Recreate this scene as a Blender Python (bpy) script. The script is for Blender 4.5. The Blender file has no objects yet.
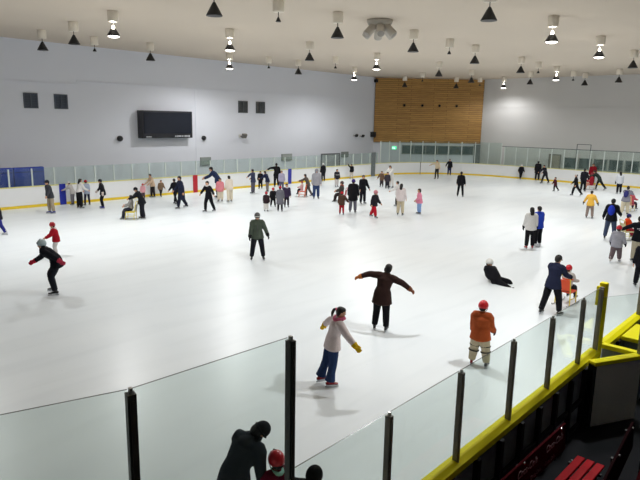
import bpy, bmesh, math, random
from mathutils import Vector, Matrix, Euler
random.seed(7)
SC = bpy.context.scene
COL = SC.collection
PI = math.pi
R = math.radians

# ------------------------------------------------------------------ camera
# World: X runs along the rink's length, Y across it (0 = viewer's gallery side), Z up, metres.
F_PX, PITCH, ROLL, YAW, CAM_Z = 594.03, 0.1981, 0.0182, 0.7334, 5.0
VN, VF, UE, HB, HG, HT = 3.0, 33.77, 53.98, 1.18, 2.28, 3.38     # near boards, far boards, end boards, board top, low and tall glass tops
CEIL, WALL_V, WALL_U = 9.3, 36.8, 56.0
_f = Vector((math.cos(YAW), math.sin(YAW), 0)); _r = Vector((math.sin(YAW), -math.cos(YAW), 0)); _u = Vector((0, 0, 1))
_F = _f*math.cos(PITCH) - _u*math.sin(PITCH); _U0 = _u*math.cos(PITCH) + _f*math.sin(PITCH)
_R = _r*math.cos(ROLL) + _U0*math.sin(ROLL); _U = _U0*math.cos(ROLL) - _r*math.sin(ROLL)
CAM = Vector((0, 0, CAM_Z))
cam_d = bpy.data.cameras.new('camera'); cam_d.sensor_width = 36; cam_d.lens = F_PX/640*36
cam_d.clip_end = 300
cam = bpy.data.objects.new('camera', cam_d); COL.objects.link(cam)
cam.matrix_world = Matrix(((_R.x, _U.x, -_F.x, CAM.x), (_R.y, _U.y, -_F.y, CAM.y), (_R.z, _U.z, -_F.z, CAM.z), (0, 0, 0, 1)))
SC.camera = cam

def at(px, py, z=0.0):
    """survey: the point at height z that the photograph shows at (px, py)"""
    d = _F + _R*((px-320)/F_PX) - _U*((py-240)/F_PX)
    return CAM + d*((z-CAM_Z)/d.z)
def row_of(P):
    d = P - CAM
    return 240 - F_PX*d.dot(_U)/d.dot(_F)

SC.view_settings.view_transform = 'Standard'
SC.view_settings.look = 'None'
SC.view_settings.gamma = 1
SC.view_settings.use_curve_mapping = False
SC.view_settings.exposure = -0.82
try:
    SC.cycles.max_bounces = 14; SC.cycles.diffuse_bounces = 6; SC.cycles.transparent_max_bounces = 32
    SC.cycles.use_denoising = True
except Exception:
    pass

# ------------------------------------------------------------------ materials
def lin(h):
    h = h.lstrip('#'); o = []
    for i in (0, 2, 4):
        c = int(h[i:i+2], 16)/255
        o.append(c/12.92 if c <= .04045 else ((c+.055)/1.055)**2.4)
    return (o[0], o[1], o[2], 1)
MATS = {}
def new_mat(name):
    m = bpy.data.materials.new(name); m.use_nodes = True
    nt = m.node_tree; b = nt.nodes['Principled BSDF']
    return m, nt, b
def noise(nt, scale, detail=3, coord='Object'):
    tc = nt.nodes.new('ShaderNodeTexCoord'); n = nt.nodes.new('ShaderNodeTexNoise')
    n.inputs['Scale'].default_value = scale; n.inputs['Detail'].default_value = detail
    nt.links.new(tc.outputs[coord], n.inputs['Vector']); return n
def vary(nt, b, col, n, amt=.12):
    mx = nt.nodes.new('ShaderNodeMix'); mx.data_type = 'RGBA'
    mx.inputs[6].default_value = tuple(c*(1-amt) for c in col[:3])+(1,)
    mx.inputs[7].default_value = tuple(min(1, c*(1+amt)) for c in col[:3])+(1,)
    nt.links.new(n.outputs['Fac'], mx.inputs[0]); nt.links.new(mx.outputs[2], b.inputs['Base Color'])
def bump(nt, b, n, s=.3, d=.01):
    bp = nt.nodes.new('ShaderNodeBump'); bp.inputs['Strength'].default_value = s; bp.inputs['Distance'].default_value = d
    nt.links.new(n.outputs['Fac'], bp.inputs['Height']); nt.links.new(bp.outputs['Normal'], b.inputs['Normal'])
def solid(h, rough=.6, metal=0, var=.08, sc=6, bmp=.15, kind='paint', spec=.5):
    k = (h, rough, metal, kind)
    if k in MATS: return MATS[k]
    m, nt, b = new_mat(f'{kind}_{h.strip("#")}')
    c = lin(h); n = noise(nt, sc)
    vary(nt, b, c, n, var); b.inputs['Roughness'].default_value = rough; b.inputs['Metallic'].default_value = metal
    b.inputs['Specular IOR Level'].default_value = spec
    if bmp: bump(nt, b, n, bmp)
    MATS[k] = m; return m
def cloth(h):  return solid(h, .92, 0, .16, 22, .5, 'cloth', .15)
def skinm(h='c99a7c'): return solid(h, .55, 0, .06, 14, .1, 'skin', .3)
def hairm(h='15110f'): return solid(h, .5, 0, .3, 60, .6, 'hair', .4)
def plast(h):  return solid(h, .28, 0, .05, 5, 0, 'plastic', .5)
def metal(h, r=.35): return solid(h, r, .85, .08, 10, .05, 'metal')
def emit(h, s):
    k = ('e', h, s)
    if k in MATS: return MATS[k]
    m, nt, b = new_mat('glow_'+h); b.inputs['Base Color'].default_value = lin(h)
    b.inputs['Emission Color'].default_value = lin(h); b.inputs['Emission Strength'].default_value = s
    MATS[k] = m; return m
def glassm(name, tint, haze):
    m = bpy.data.materials.new(name); m.use_nodes = True; nt = m.node_tree; nt.nodes.clear()
    out = nt.nodes.new('ShaderNodeOutputMaterial'); tr = nt.nodes.new('ShaderNodeBsdfTransparent'); tr.inputs[0].default_value = (*tint, 1)
    gl = nt.nodes.new('ShaderNodeBsdfGlossy'); gl.inputs['Roughness'].default_value = .03; gl.inputs[0].default_value = (.85, .95, .92, 1)
    df = nt.nodes.new('ShaderNodeBsdfDiffuse'); df.inputs[0].default_value = (.62, .72, .68, 1)
    lw = nt.nodes.new('ShaderNodeLayerWeight'); lw.inputs[0].default_value = .5
    pw = nt.nodes.new('ShaderNodeMath'); pw.operation = 'POWER'; pw.inputs[1].default_value = 5
    mr = nt.nodes.new('ShaderNodeMapRange'); mr.inputs[3].default_value = .02; mr.inputs[4].default_value = .6
    nt.links.new(lw.outputs['Facing'], pw.inputs[0]); nt.links.new(pw.outputs[0], mr.inputs[0])
    m1 = nt.nodes.new('ShaderNodeMixShader'); m2 = nt.nodes.new('ShaderNodeMixShader'); m1.inputs[0].default_value = haze
    nt.links.new(tr.outputs[0], m1.inputs[1]); nt.links.new(df.outputs[0], m1.inputs[2])
    nt.links.new(mr.outputs[0], m2.inputs[0]); nt.links.new(m1.outputs[0], m2.inputs[1]); nt.links.new(gl.outputs[0], m2.inputs[2])
    nt.links.new(m2.outputs[0], out.inputs[0]); return m

def mat_ice():
    m, nt, b = new_mat('ice')
    n1 = noise(nt, .12, 5); n2 = noise(nt, 9, 6)
    cr = nt.nodes.new('ShaderNodeValToRGB'); cr.color_ramp.elements[0].position = .3; cr.color_ramp.elements[1].position = .65
    cr.color_ramp.elements[0].color = (.77, .83, .87, 1); cr.color_ramp.elements[1].color = (.85, .90, .925, 1)
    nt.links.new(n1.outputs['Fac'], cr.inputs[0])
    tc = nt.nodes.new('ShaderNodeTexCoord'); mp = nt.nodes.new('ShaderNodeMapping'); mp.inputs['Scale'].default_value = (.25, 1.6, 1); mp.inputs['Rotation'].default_value = (0, 0, R(20))
    n3 = nt.nodes.new('ShaderNodeTexNoise'); n3.inputs['Scale'].default_value = .9; n3.inputs['Detail'].default_value = 7; n3.inputs['Distortion'].default_value = .8
    nt.links.new(tc.outputs['Object'], mp.inputs[0]); nt.links.new(mp.outputs[0], n3.inputs['Vector'])
    sc = nt.nodes.new('ShaderNodeValToRGB'); sc.color_ramp.elements[0].position = .34; sc.color_ramp.elements[1].position = .52
    sc.color_ramp.elements[0].color = (.955, .958, .96, 1); sc.color_ramp.elements[1].color = (1, 1, 1, 1); nt.links.new(n3.outputs['Fac'], sc.inputs[0])
    mx = nt.nodes.new('ShaderNodeMix'); mx.data_type = 'RGBA'; mx.blend_type = 'MULTIPLY'; mx.inputs[0].default_value = 1
    nt.links.new(cr.outputs[0], mx.inputs[6]); nt.links.new(sc.outputs[0], mx.inputs[7]); nt.links.new(mx.outputs[2], b.inputs['Base Color'])
    mr = nt.nodes.new('ShaderNodeMapRange'); mr.inputs[3].default_value = .22; mr.inputs[4].default_value = .42
    nt.links.new(n2.outputs['Fac'], mr.inputs[0]); nt.links.new(mr.outputs[0], b.inputs['Roughness'])
    b.inputs['IOR'].default_value = 1.31
    bump(nt, b, n2, .06, .01); return m
def mat_planks():
    m, nt, b = new_mat('wood_planks')
    tc = nt.nodes.new('ShaderNodeTexCoord'); mp = nt.nodes.new('ShaderNodeMapping'); mp.inputs['Rotation'].default_value = (R(90), 0, 0)
    br = nt.nodes.new('ShaderNodeTexBrick'); br.inputs['Scale'].default_value = 1; br.inputs['Brick Width'].default_value = 3.6
    br.inputs['Row Height'].default_value = .19; br.inputs['Mortar Size'].default_value = .012; br.inputs['Mortar'].default_value = lin('4a3016')
    br.inputs['Color1'].default_value = lin('b8904f'); br.inputs['Color2'].default_value = lin('a88046'); br.offset = .37
    nt.links.new(tc.outputs['Object'], mp.inputs[0]); nt.links.new(mp.outputs[0], br.inputs['Vector'])
    mp2 = nt.nodes.new('ShaderNodeMapping'); mp2.inputs['Scale'].default_value = (.6, 1, 9)
    n = nt.nodes.new('ShaderNodeTexNoise'); n.inputs['Scale'].default_value = 2.2; n.inputs['Detail'].default_value = 6
    nt.links.new(tc.outputs['Object'], mp2.inputs[0]); nt.links.new(mp2.outputs[0], n.inputs['Vector'])
    cr = nt.nodes.new('ShaderNodeValToRGB'); cr.color_ramp.elements[0].position = .3; cr.color_ramp.elements[1].position = .7
    cr.color_ramp.elements[0].color = (.74, .70, .64, 1); cr.color_ramp.elements[1].color = (1.15, 1.1, 1, 1)
    nt.links.new(n.outputs['Fac'], cr.inputs[0])
    mx = nt.nodes.new('ShaderNodeMix'); mx.data_type = 'RGBA'; mx.blend_type = 'MULTIPLY'; mx.inputs[0].default_value = 1
    nt.links.new(br.outputs['Color'], mx.inputs[6]); nt.links.new(cr.outputs[0], mx.inputs[7]); nt.links.new(mx.outputs[2], b.inputs['Base Color'])
    b.inputs['Roughness'].default_value = .55; return m

WALL = solid('d8dbe4', .85, 0, .03, .4, .03, 'wall')
WALLE = solid('cac9c8', .85, 0, .03, .4, .03, 'wall')
CEILM = solid('cdc0b0', .9, 0, .03, .3, .02, 'ceiling')
ICE = mat_ice()
FLOORM = solid('15171c', .8, 0, .25, 3, .2, 'rubber', .2)
BOARD = solid('e4e6e8', .4, 0, .03, 2, 0, 'board')
YEL = solid('ffec00', .55, 0, .04, 3, .05, 'yellowplastic', .2)
YELF = solid('e2c42a', .5, 0, .06, 3, .05, 'yellowkick')
CAPF = solid('d9d48a', .5, 0, .06, 3, .05, 'palecap')
GLASSN = glassm('rink_glass', (.925, .962, .95), .012)
GLASSF = glassm('far_glass', (.90, .95, .93), .022)
EDGE = solid('2a3a36', .3, 0, .05, 4, 0, 'glassedge')
ALU = solid('8a847a', .4, 0, .1, 8, 0, 'anodised')
ALUD = solid('4a4d47', .4, 0, .1, 8, 0, 'darkanodised')
ALUF = solid('c9d2ce', .5, 0, .05, 5, 0, 'palepost')
DARKB = solid('868c92', .7, 0, .4, 2.2, .1, 'boardback')
BLACK = solid('0c0d10', .45, 0, .1, 6, 0, 'black')

# ------------------------------------------------------------------ mesh helpers
class MB:
    """collects vertices and faces of one mesh"""
    def __init__(s): s.v = []; s.f = []; s.mi = []; s.cur = 0
    def add(s, vs, fs):
        o = len(s.v); s.v += [Vector(p) for p in vs]; s.f += [tuple(i+o for i in f) for f in fs]; s.mi += [s.cur]*len(fs)
    def box(s, c, d, rz=0, rx=0, ry=0):
        M = Matrix.Translation(c) @ Euler((rx, ry, rz)).to_matrix().to_4x4()
        x, y, z = d[0]/2, d[1]/2, d[2]/2
        vs = [M @ Vector(p) for p in ((-x,-y,-z),(x,-y,-z),(x,y,-z),(-x,y,-z),(-x,-y,z),(x,-y,z),(x,y,z),(-x,y,z))]
        s.add(vs, [(0,3,2,1),(4,5,6,7),(0,1,5,4),(1,2,6,5),(2,3,7,6),(3,0,4,7)])
    def seg_box(s, a, b, w, z0, z1, off=0):
        """upright slab from plan point a to b, width w, pushed sideways by off"""
        a, b = Vector((a[0], a[1], 0)), Vector((b[0], b[1], 0)); t = (b-a).normalized(); n = Vector((-t.y, t.x, 0))
        p = [a+n*(off-w/2), b+n*(off-w/2), b+n*(off+w/2), a+n*(off+w/2)]
        vs = [q+Vector((0,0,z0)) for q in p]+[q+Vector((0,0,z1)) for q in p]
        s.add(vs, [(0,3,2,1),(4,5,6,7),(0,1,5,4),(1,2,6,5),(2,3,7,6),(3,0,4,7)])
    def strip(s, pts, w, z0, z1, off=0):
        """slab along a plan polyline"""
        P = [Vector((q[0], q[1], 0)) for q in pts]; N = []
        for i in range(len(P)):
            t = (P[min(i+1, len(P)-1)]-P[max(i-1, 0)]).normalized(); N.append(Vector((-t.y, t.x, 0)))
        vs = []
        for q, n in zip(P, N):
            for o, z in ((off-w/2, z0), (off+w/2, z0), (off+w/2, z1), (off-w/2, z1)): vs.append(q+n*o+Vector((0,0,z)))
        fs = []
        for i in range(len(P)-1):
            a = 4*i; b = a+4
            for k in range(4): fs.append((a+k, a+(k+1)%4, b+(k+1)%4, b+k))
        e = 4*(len(P)-1); fs += [(3,2,1,0), (e,e+1,e+2,e+3)]
        s.add(vs, fs)
    def tube(s, pts, rad, seg=10, side=None, smooth=0, cap=.55):
        """closed tube through pts; rad = per point r or (rx, ry); side = direction of rx"""
        P = [Vector(p) for p in pts]; Rd = [(r, r) if not isinstance(r, (tuple, list)) else r for r in rad]
        if smooth and len(P) > 2:
            NP, NR = [], []
            for i in range(len(P)-1):
                p0, p1, p2, p3 = P[max(i-1,0)], P[i], P[i+1], P[min(i+2,len(P)-1)]
                for j in range(smooth):
                    t = j/smooth; t2 = t*t; t3 = t2*t
                    NP.append(.5*((2*p1)+(p2-p0)*t+(2*p0-5*p1+4*p2-p3)*t2+(3*p1-p0-3*p2+p3)*t3))
                    NR.append(tuple(Rd[i][k]*(1-t)+Rd[i+1][k]*t for k in (0,1)))
            NP.append(P[-1]); NR.append(Rd[-1]); P, Rd = NP, NR
        if cap:
            t0 = (P[0]-P[1]).normalized(); t1 = (P[-1]-P[-2]).normalized()
            P = [P[0]+t0*min(Rd[0])*cap] + P + [P[-1]+t1*min(Rd[-1])*cap]
            Rd = [tuple(r*.6 for r in Rd[0])] + Rd + [tuple(r*.6 for r in Rd[-1])]
        sd = Vector(side) if side is not None else None
        rings = []
        for i in range(len(P)):
            t = (P[min(i+1,len(P)-1)]-P[max(i-1,0)]).normalized()
            if sd is None: sd = t.orthogonal()
            x = (sd - t*sd.dot(t))
            x = x.normalized() if x.length > 1e-5 else t.orthogonal().normalized()
            sd = x; y = t.cross(x)
            rings.append([P[i]+x*(Rd[i][0]*math.cos(2*PI*k/seg))+y*(Rd[i][1]*math.sin(2*PI*k/seg)) for k in range(seg)])
        vs = [q for r in rings for q in r]; fs = []
        for i in range(len(rings)-1):
            a = i*seg; b = a+seg
            for k in range(seg): fs.append((a+k, a+(k+1)%seg, b+(k+1)%seg, b+k))
        fs.append(tuple(reversed(range(seg)))); e = (len(rings)-1)*seg; fs.append(tuple(range(e, e+seg)))
        s.add(vs, fs)
    def ell(s, c, r, M=None, seg=14, rings=9, zmin=None):
        c = Vector(c); M = M or Matrix.Identity(3); vs = []; fs = []
        for i in range(1, rings):
            th = PI*i/rings
            for k in range(seg):
                z = math.cos(th)
                if zmin is not None: z = max(z, zmin)
                vs.append(c + M @ Vector((r[0]*math.sin(th)*math.cos(2*PI*k/seg), r[1]*math.sin(th)*math.sin(2*PI*k/seg), r[2]*z)))
        for i in range(rings-2):
            for k in range(seg): fs.append((i*seg+k, (i+1)*seg+k, (i+1)*seg+(k+1)%seg, i*seg+(k+1)%seg))
        a = len(vs); vs += [c+M@Vector((0,0,r[2])), c+M@Vector((0,0,r[2]*(-1 if zmin is None else zmin)))]
        for k in range(seg): fs.append((a, k, (k+1)%seg)); q = (rings-2)*seg; fs.append((a+1, q+(k+1)%seg, q+k))
        s.add(vs, fs)
    def lathe(s, c, prof, seg=20, M=None):
        """profile of (r, z), turned round the axis at c"""
        c = Vector(c); M = M or Matrix.Identity(3); vs = []; fs = []
        for r, z in prof:
            for k in range(seg): vs.append(c+M@Vector((max(r,1e-4)*math.cos(2*PI*k/seg), max(r,1e-4)*math.sin(2*PI*k/seg), z)))
        n = len(prof)
        for i in range(n-1):
            for k in range(seg): fs.append((i*seg+k, i*seg+(k+1)%seg, (i+1)*seg+(k+1)%seg, (i+1)*seg+k))
        fs += [tuple(reversed(range(seg))), tuple(range((n-1)*seg, n*seg))]
        s.add(vs, fs)
    def mesh(s, name, smooth=False):
        me = bpy.data.meshes.new(name); me.from_pydata([tuple(v) for v in s.v], [], s.f)
        if any(s.mi): me.polygons.foreach_set('material_index', s.mi)
        if smooth: me.polygons.foreach_set('use_smooth', [True]*len(me.polygons))
        me.update(); return me

def link(name, data, parent=None):
    o = bpy.data.objects.new(name, data); COL.objects.link(o)
    if parent is not None: o.parent = parent
    return o
def build(mb, name, mats, parent=None, smooth=False, bevel=0):
    me = mb.mesh(name, smooth)
    for m in (mats if isinstance(mats, (list, tuple)) else [mats]): me.materials.append(m)
    o = link(name, me, parent)
    if bevel:
        b = o.modifiers.new('bevel', 'BEVEL'); b.width = bevel; b.segments = 2; b.limit_method = 'ANGLE'
    if smooth:
        pass
    return o
def tag(o, label=None, cat=None, group=None, kind=None):
    if label: o['label'] = label
    if cat: o['category'] = cat
    if group: o['group'] = group
    if kind: o['kind'] = kind
    return o
def empty(name, loc, rz, label, cat, group=None):
    o = link(name, None); o.location = loc; o.rotation_euler = (0, 0, rz); o.empty_display_size = .2
    return tag(o, label, cat, group)
def struct(mb, name, mat, label=None):
    o = build(mb, name, mat); o['kind'] = 'structure'
    if label: o['label'] = label
    return o
def copy_tree(o, parent=None):
    c = o.copy(); COL.objects.link(c); c.parent = parent
    for ch in list(o.children): copy_tree(ch, c)
    return c
# ------------------------------------------------------------------ room shell
CA, CB = Vector((48.6, WALL_V, 0)), Vector((WALL_U, 28.9, 0))        # the chamfered corner wall
CD = (CB-CA).normalized(); CN = Vector((-CD.y, CD.x, 0))             # CN points out of the room
U0, V0 = -14.0, -9.0
b = MB(); b.box(((U0+60)/2, (V0+VN-.1)/2, -.1), (60-U0, VN-.1-V0, .2)); 
b.box(((U0+60)/2, (VF+.1+40)/2, -.1), (60-U0, 40-VF-.1, .2)); b.box(((UE+.1+60)/2, (VN+VF)/2, -.1), (60-UE-.1, VF-VN+.2, .2))
struct(b, 'floor', FLOORM)
b = MB(); b.box(((U0+UE+.1)/2, (VN+VF)/2, -.1), (UE+.1-U0, VF-VN+.2, .2))
struct(b, 'floor_ice', ICE)
b = MB(); b.box(((U0+60)/2, (V0+40)/2, CEIL+.15), (60-U0, 40-V0, .3)); struct(b, 'ceiling', CEILM)
b = MB(); b.seg_box((U0, WALL_V), (CA.x, WALL_V), .3, 0, CEIL, .15); struct(b, 'wall_left', WALL)
b = MB(); b.seg_box(CA, CB, .3, 0, CEIL, .15); struct(b, 'wall_corner', WALL)
b = MB(); b.seg_box(CB, (WALL_U, V0), .3, 0, CEIL, .15); struct(b, 'wall_end', WALLE)
b = MB(); b.seg_box((WALL_U, V0), (U0, V0), .3, 0, CEIL, .15); struct(b, 'wall_gallery', WALL)
b = MB(); b.seg_box((U0, V0), (U0, WALL_V), .3, 0, CEIL, .15); struct(b, 'wall_near_end', WALL)
b = MB(); b.box((5, (V0+.3)/2, 3.2), (38, .3-V0, .25)); struct(b, 'floor_gallery', solid('5a5a5c', .8))
# shallow ledges where the upper wall sits back
b = MB(); b.box(((U0+18)/2, WALL_V-.02, 6.95), (18-U0, .05, .07)); b.box(((18+48.6)/2, WALL_V-.02, 7.15), (30.6, .05, .06)); struct(b, 'trim_1', WALL)
b = MB(); b.box((WALL_U-.02, (28.9+V0)/2, 6.6), (.05, 28.9-V0, .07)); struct(b, 'trim_2', WALLE)
b = MB(); b.box((26.9, WALL_V-.012, 3.55), (.05, .03, 7.1)); struct(b, 'trim_3', WALL)

def pane_window(n, c, d, cols, rz, frame_m, pane_m, rows=1):
    """c = middle on the wall face, d = width and height; the frame's local +Y looks into the room"""
    w, h = d; t = .07
    f = MB(); f.box((0, .02, h/2-t/2), (w, .10, t)); f.box((0, .02, -h/2+t/2), (w, .10, t))
    for i in range(cols+1): f.box((-w/2+t/2+(w-t)*i/cols, .02, 0), (t, .098, h-2*t))
    p = MB(); p.box((0, .01, 0), (w-.02, .03, h-.02))
    for k in range(rows):
        f.box((0, .03, -h/2+h*(k+.5)/rows), (w-.02, .03, .015)) if rows > 1 else None
    o = build(f, f'window_{n}', frame_m); o.location = c; o.rotation_euler = (0, 0, rz); o['kind'] = 'structure'
    build(p, 'window_pane', pane_m, o); return o
DKPANE = solid('333c4a', .35, 0, .2, .6, 0, 'darkpane')
GRPANE = solid('4c5b5c', .3, 0, .35, .5, 0, 'greypane')
GFRAME = solid('8d938f', .5); DFRAME = solid('4a525e', .5)
for i, u in enumerate((15.14, 16.94)):
    pane_window(i+1, (u, WALL_V, 5.86), (.82, .88), 2, PI, DFRAME, DKPANE, 9)
for i, u in enumerate((31.45, 33.3)):
    pane_window(i+3, (u, WALL_V, 5.96), (.95, .92), 2, PI, solid('4b4f52', .5), solid('34383b', .4), 9)
rc = math.atan2(CD.y, CD.x)+PI
p = CA + CD*6.55; pane_window(5, (p.x, p.y, 2.3), (7.3, .92), 6, rc, GFRAME, GRPANE)
for i in range(6):
    pane_window(6+i, (WALL_U, 19.75-1.3*i, 1.62), (1.18, 1.0), 1, PI/2, GFRAME, GRPANE)
# end wall service door, left wall shutter, wall pillars
def door(n, c, w, h, rz, m, fm):
    f = MB(); t = .09
    f.box((-w/2-t/2, .03, h/2), (t, .14, h)); f.box((w/2+t/2, .03, h/2), (t, .14, h)); f.box((0, .03, h+t/2), (w+2*t, .14, t))
    o = build(f, f'door_{n}', fm); o.location = c; o.rotation_euler = (0, 0, rz); o['kind'] = 'structure'
    l = MB(); l.box((0, .02, h/2), (w, .06, h)); build(l, 'door_leaf', m, o)
    k = MB(); k.box((w*.38, .08, 1.0), (.1, .06, .03)); k.box((w*.42, .065, 1.0), (.03, .05, .12)); build(k, 'door_handle', metal('9a9a98'), o)
door(1, (WALL_U, 21.2, 0), .95, 2.25, PI/2, solid('a09a8c', .6), solid('7c7a74', .6))
door(2, (42.05, WALL_V, 0), 2.45, 1.95, PI, solid('a3a7ab', .6), solid('70757a', .6))
b = MB(); p = CA+CD*10.55-CN*.12; b.seg_box(p-CD*.28, p+CD*.28, .25, 0, 2.9); struct(b, 'pillar', solid('6d7373', .7))
# cladding of the corner wall
W = MB(); L = (CB-CA).length
for k in range(31):
    z0 = 3.0 + k*.202
    W.box((L/2, .09+.004*(k % 2), z0+.098), (L-.02, .14, .19))
W.box((L/2, .05, 6.13), (L-.04, .1, 6.24))
pm = build(W, 'timber_cladding', mat_planks()); pm.location = CA; pm.rotation_euler = (0, 0, math.atan2(CD.y, CD.x)); pm.scale = (1, -1, 1)
tag(pm, 'big horizontal plank timber panel covering the angled corner wall', 'wall panel')
for i, s in enumerate((2.94, 4.74, 6.45, 8.16)):
    k = MB(); k.lathe((0, 0, 0), [(.02, 0), (.12, 0), (.13, .12), (.10, .2), (.05, .2)], 14, Euler((PI/2, 0, 0)).to_matrix())
    g = MB(); g.lathe((0, 0, 0), [(.02, .2), (.095, .2), (.09, .215), (.02, .22)], 14, Euler((PI/2, 0, 0)).to_matrix())
    o = build(k, 'wall_spotlight', BLACK); q = CA+CD*s-CN*.15; o.location = (q.x, q.y, 6.67); o.rotation_euler = (0, 0, rc+PI)
    build(g, 'front_grille', solid('050506', .8), o)
    tag(o, ['small black round fixture on the timber panel, first from the left', 'small black round fixture on the timber panel, second from the left', 'small black round fixture on the timber panel, third from the left', 'small black round fixture on the timber panel, rightmost of the row'][i], 'wall fixture', 'black fixtures in a row on the timber panel')
def round_speaker(u, z, label, r=.19):
    k = MB(); M = Euler((PI/2, 0, 0)).to_matrix()
    k.lathe((0, 0, 0), [(r*.7, 0), (r, .02), (r, .14), (r*.85, .2)], 20, M)
    o = build(k, 'round_speaker', BLACK); o.location = (u, WALL_V, z)
    g = MB(); g.lathe((0, 0, 0), [(.02, .2), (r*.82, .2), (r*.6, .235), (.02, .25)], 20, M); build(g, 'speaker_grille', solid('1c1d20', .7), o)
    tag(o, label, 'speaker', 'round black speakers on the left wall')
round_speaker(20.72, 3.6, 'round black speaker on the wall to the left of the scoreboard')
round_speaker(27.56, 3.57, 'round black speaker on the wall to the right of the scoreboard', .17)
def bracket_lamp(u, z, label, s=1.0, name='wall_floodlight', m=None):
    o = empty(name, (u, WALL_V, z), 0, label, 'wall lamp'); m = m or BLACK
    a = MB(); a.box((0, -.04*s, 0), (.2*s, .08*s, .25*s)); build(a, 'mounting_plate', solid('c8c8c4', .5), o)
    a = MB(); a.tube([(0, -.06*s, 0), (0, -.3*s, -.05*s), (.05*s, -.4*s, 0)], [.03*s]*3, 8); build(a, 'bracket_arm', m, o)
    a = MB(); a.box((.1*s, -.45*s, .02*s), (.42*s, .2*s, .34*s), rx=.5); build(a, 'lamp_head', m, o, bevel=.02)
    return o
o = bracket_lamp(31.1, 3.7, 'grey camera on a bracket arm on the long left wall', 1.0, 'security_camera', solid('6c6a66', .5)); o['category'] = 'camera'
bracket_lamp(45.4, 3.65, 'little black lamp on the left wall, first of the two nearest the timber panel', .75)
bracket_lamp(46.4, 3.6, 'little black lamp on the left wall, between its twin and the larger black speaker', .75)
k = MB(); k.box((0, -.18, 0), (.5, .36, .5)); o = build(k, 'wall_speaker', BLACK, bevel=.03); o.location = (48.3, WALL_V, 3.75)
g = MB(); g.box((0, -.37, 0), (.4, .02, .4)); build(g, 'speaker_grille', solid('1c1d20', .7), o)
tag(o, 'square black speaker at the lower left corner of the timber panel', 'speaker')
k = MB(); q = CA+CD*.05-CN*.25; k.box((0, 0, 0), (.3, .3, .3)); o = build(k, 'corner_speaker', BLACK, bevel=.03); o.location = (q.x, q.y, 8.95)
g = MB(); g.box((0, -.16, 0), (.22, .02, .22)); build(g, 'speaker_grille', solid('1c1d20', .7), o)
tag(o, 'tiny black box speaker at the upper left corner of the timber panel', 'speaker')
# scoreboard
o = empty('scoreboard', (24.15, WALL_V, 4.55), 0, 'large dark scoreboard screen mounted on the long left wall', 'scoreboard')
k = MB(); k.box((0, -.29, 0), (4.1, .58, 1.86)); build(k, 'housing', solid('12141c', .4), o, bevel=.03)
k = MB(); k.box((0, -.6, .1), (3.8, .03, 1.42)); build(k, 'screen', solid('20242e', .25, 0, .05, 2, 0), o)
WHT = solid('c9ccd2', .6)
def text(s, size, M, name, mat, parent=None, shear=0, depth=.004, align='CENTER'):
    cu = bpy.data.curves.new(name, 'FONT'); cu.body = s; cu.size = size; cu.extrude = depth; cu.shear = shear
    cu.align_x = align; cu.align_y = 'CENTER'; t = link(name, cu); bpy.context.view_layer.update()
    me = bpy.data.meshes.new_from_object(t.evaluated_get(bpy.context.evaluated_depsgraph_get()))
    bpy.data.objects.remove(t); me.name = name; me.materials.clear(); me.materials.append(mat)
    x = link(name, me, parent); x.matrix_local = M; return x
def marks(n, w, h, x0, z, name):
    k = MB(); x = x0
    for i in range(n):
        ww = w*random.uniform(.55, 1.0); k.box((x+ww/2, -.6, z), (ww, .03, h*random.uniform(.55, 1))); x += w*1.12
    build(k, name, WHT, o)
marks(9, .125, .13, .55, -.8, 'small_white_lettering'); marks(4, .1, .09, -1.75, -.84, 'maker_mark')
# notice boxes and signs low on the left wall
def wallbox(name, u, z, w, h, m, fm, label, cat, d=.12):
    k = MB(); k.box((0, -d/2, 0), (w, d, h)); o = build(k, name, fm, bevel=.01); o.location = (u, WALL_V, z)
    g = MB(); g.box((0, -d-.005, 0), (w-.12, .02, h-.1)); build(g, 'face_panel', m, o); return tag(o, label, cat)
wallbox('notice_board', 27.7, 1.85, .95, .6, solid('8a938f', .5), solid('8b918e', .5), 'grey notice board on the left wall, below and right of the scoreboard', 'notice board')
wallbox('notice_board', 36.3, 1.88, 1.2, .55, solid('9aa09c', .5), solid('8b918e', .5), 'grey notice board on the left wall above the far blue board stripe', 'notice board')
wallbox('notice_board', 44.1, 1.88, 1.0, .52, solid('858d8a', .5), solid('8b918e', .5), 'grey notice board on the left wall right of the grey shutter', 'notice board')
q = CA+CD*2.12; k = MB(); k.box((0, .06, 0), (.5, .12, .34)); o = build(k, 'exit_sign', solid('d5ded8', .5)); o.location = (q.x, q.y, 2.45); o.rotation_euler = (0, 0, rc)
g = MB(); g.box((0, .125, 0), (.44, .02, .28)); build(g, 'lit_face', emit('4fe3a0', 3.0), o)
g = MB(); g.box((-.05, .137, -.02), (.05, .01, .13)); g.box((-.05, .137, .075), (.045, .01, .045)); g.box((-.02, .137, -.1), (.09, .01, .03), ry=.6); g.box((.12, .137, 0), (.09, .01, .2)); build(g, 'running_figure', emit('e8fff2', 3.0), o)
tag(o, 'small lit green exit sign below the timber panel', 'exit sign')
# blue mats leaning behind the far glass at the left
for i, (ua, ub) in enumerate(((9.3, 11.3), (11.35, 12.95), (13.0, 14.65))):
    k = MB(); k.box(((ua+ub)/2, 34.6, 1.08), (ub-ua, .3, 2.16)); o = build(k, 'blue_mat', solid('16349a', .6, 0, .2, 1.5, .2), bevel=.05)
    g = MB(); g.box(((ua+ub)/2, 34.44, 1.9), (ub-ua-.1, .02, .05)); build(g, 'mat_seam', solid('0e2468', .7), o)
    tag(o, ['blue crash mat behind the far glass, cut by the left picture edge', 'blue crash mat behind the far glass, middle one', 'blue crash mat behind the far glass, rightmost one'][i], 'crash mat', 'blue mats behind the far glass')

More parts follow.
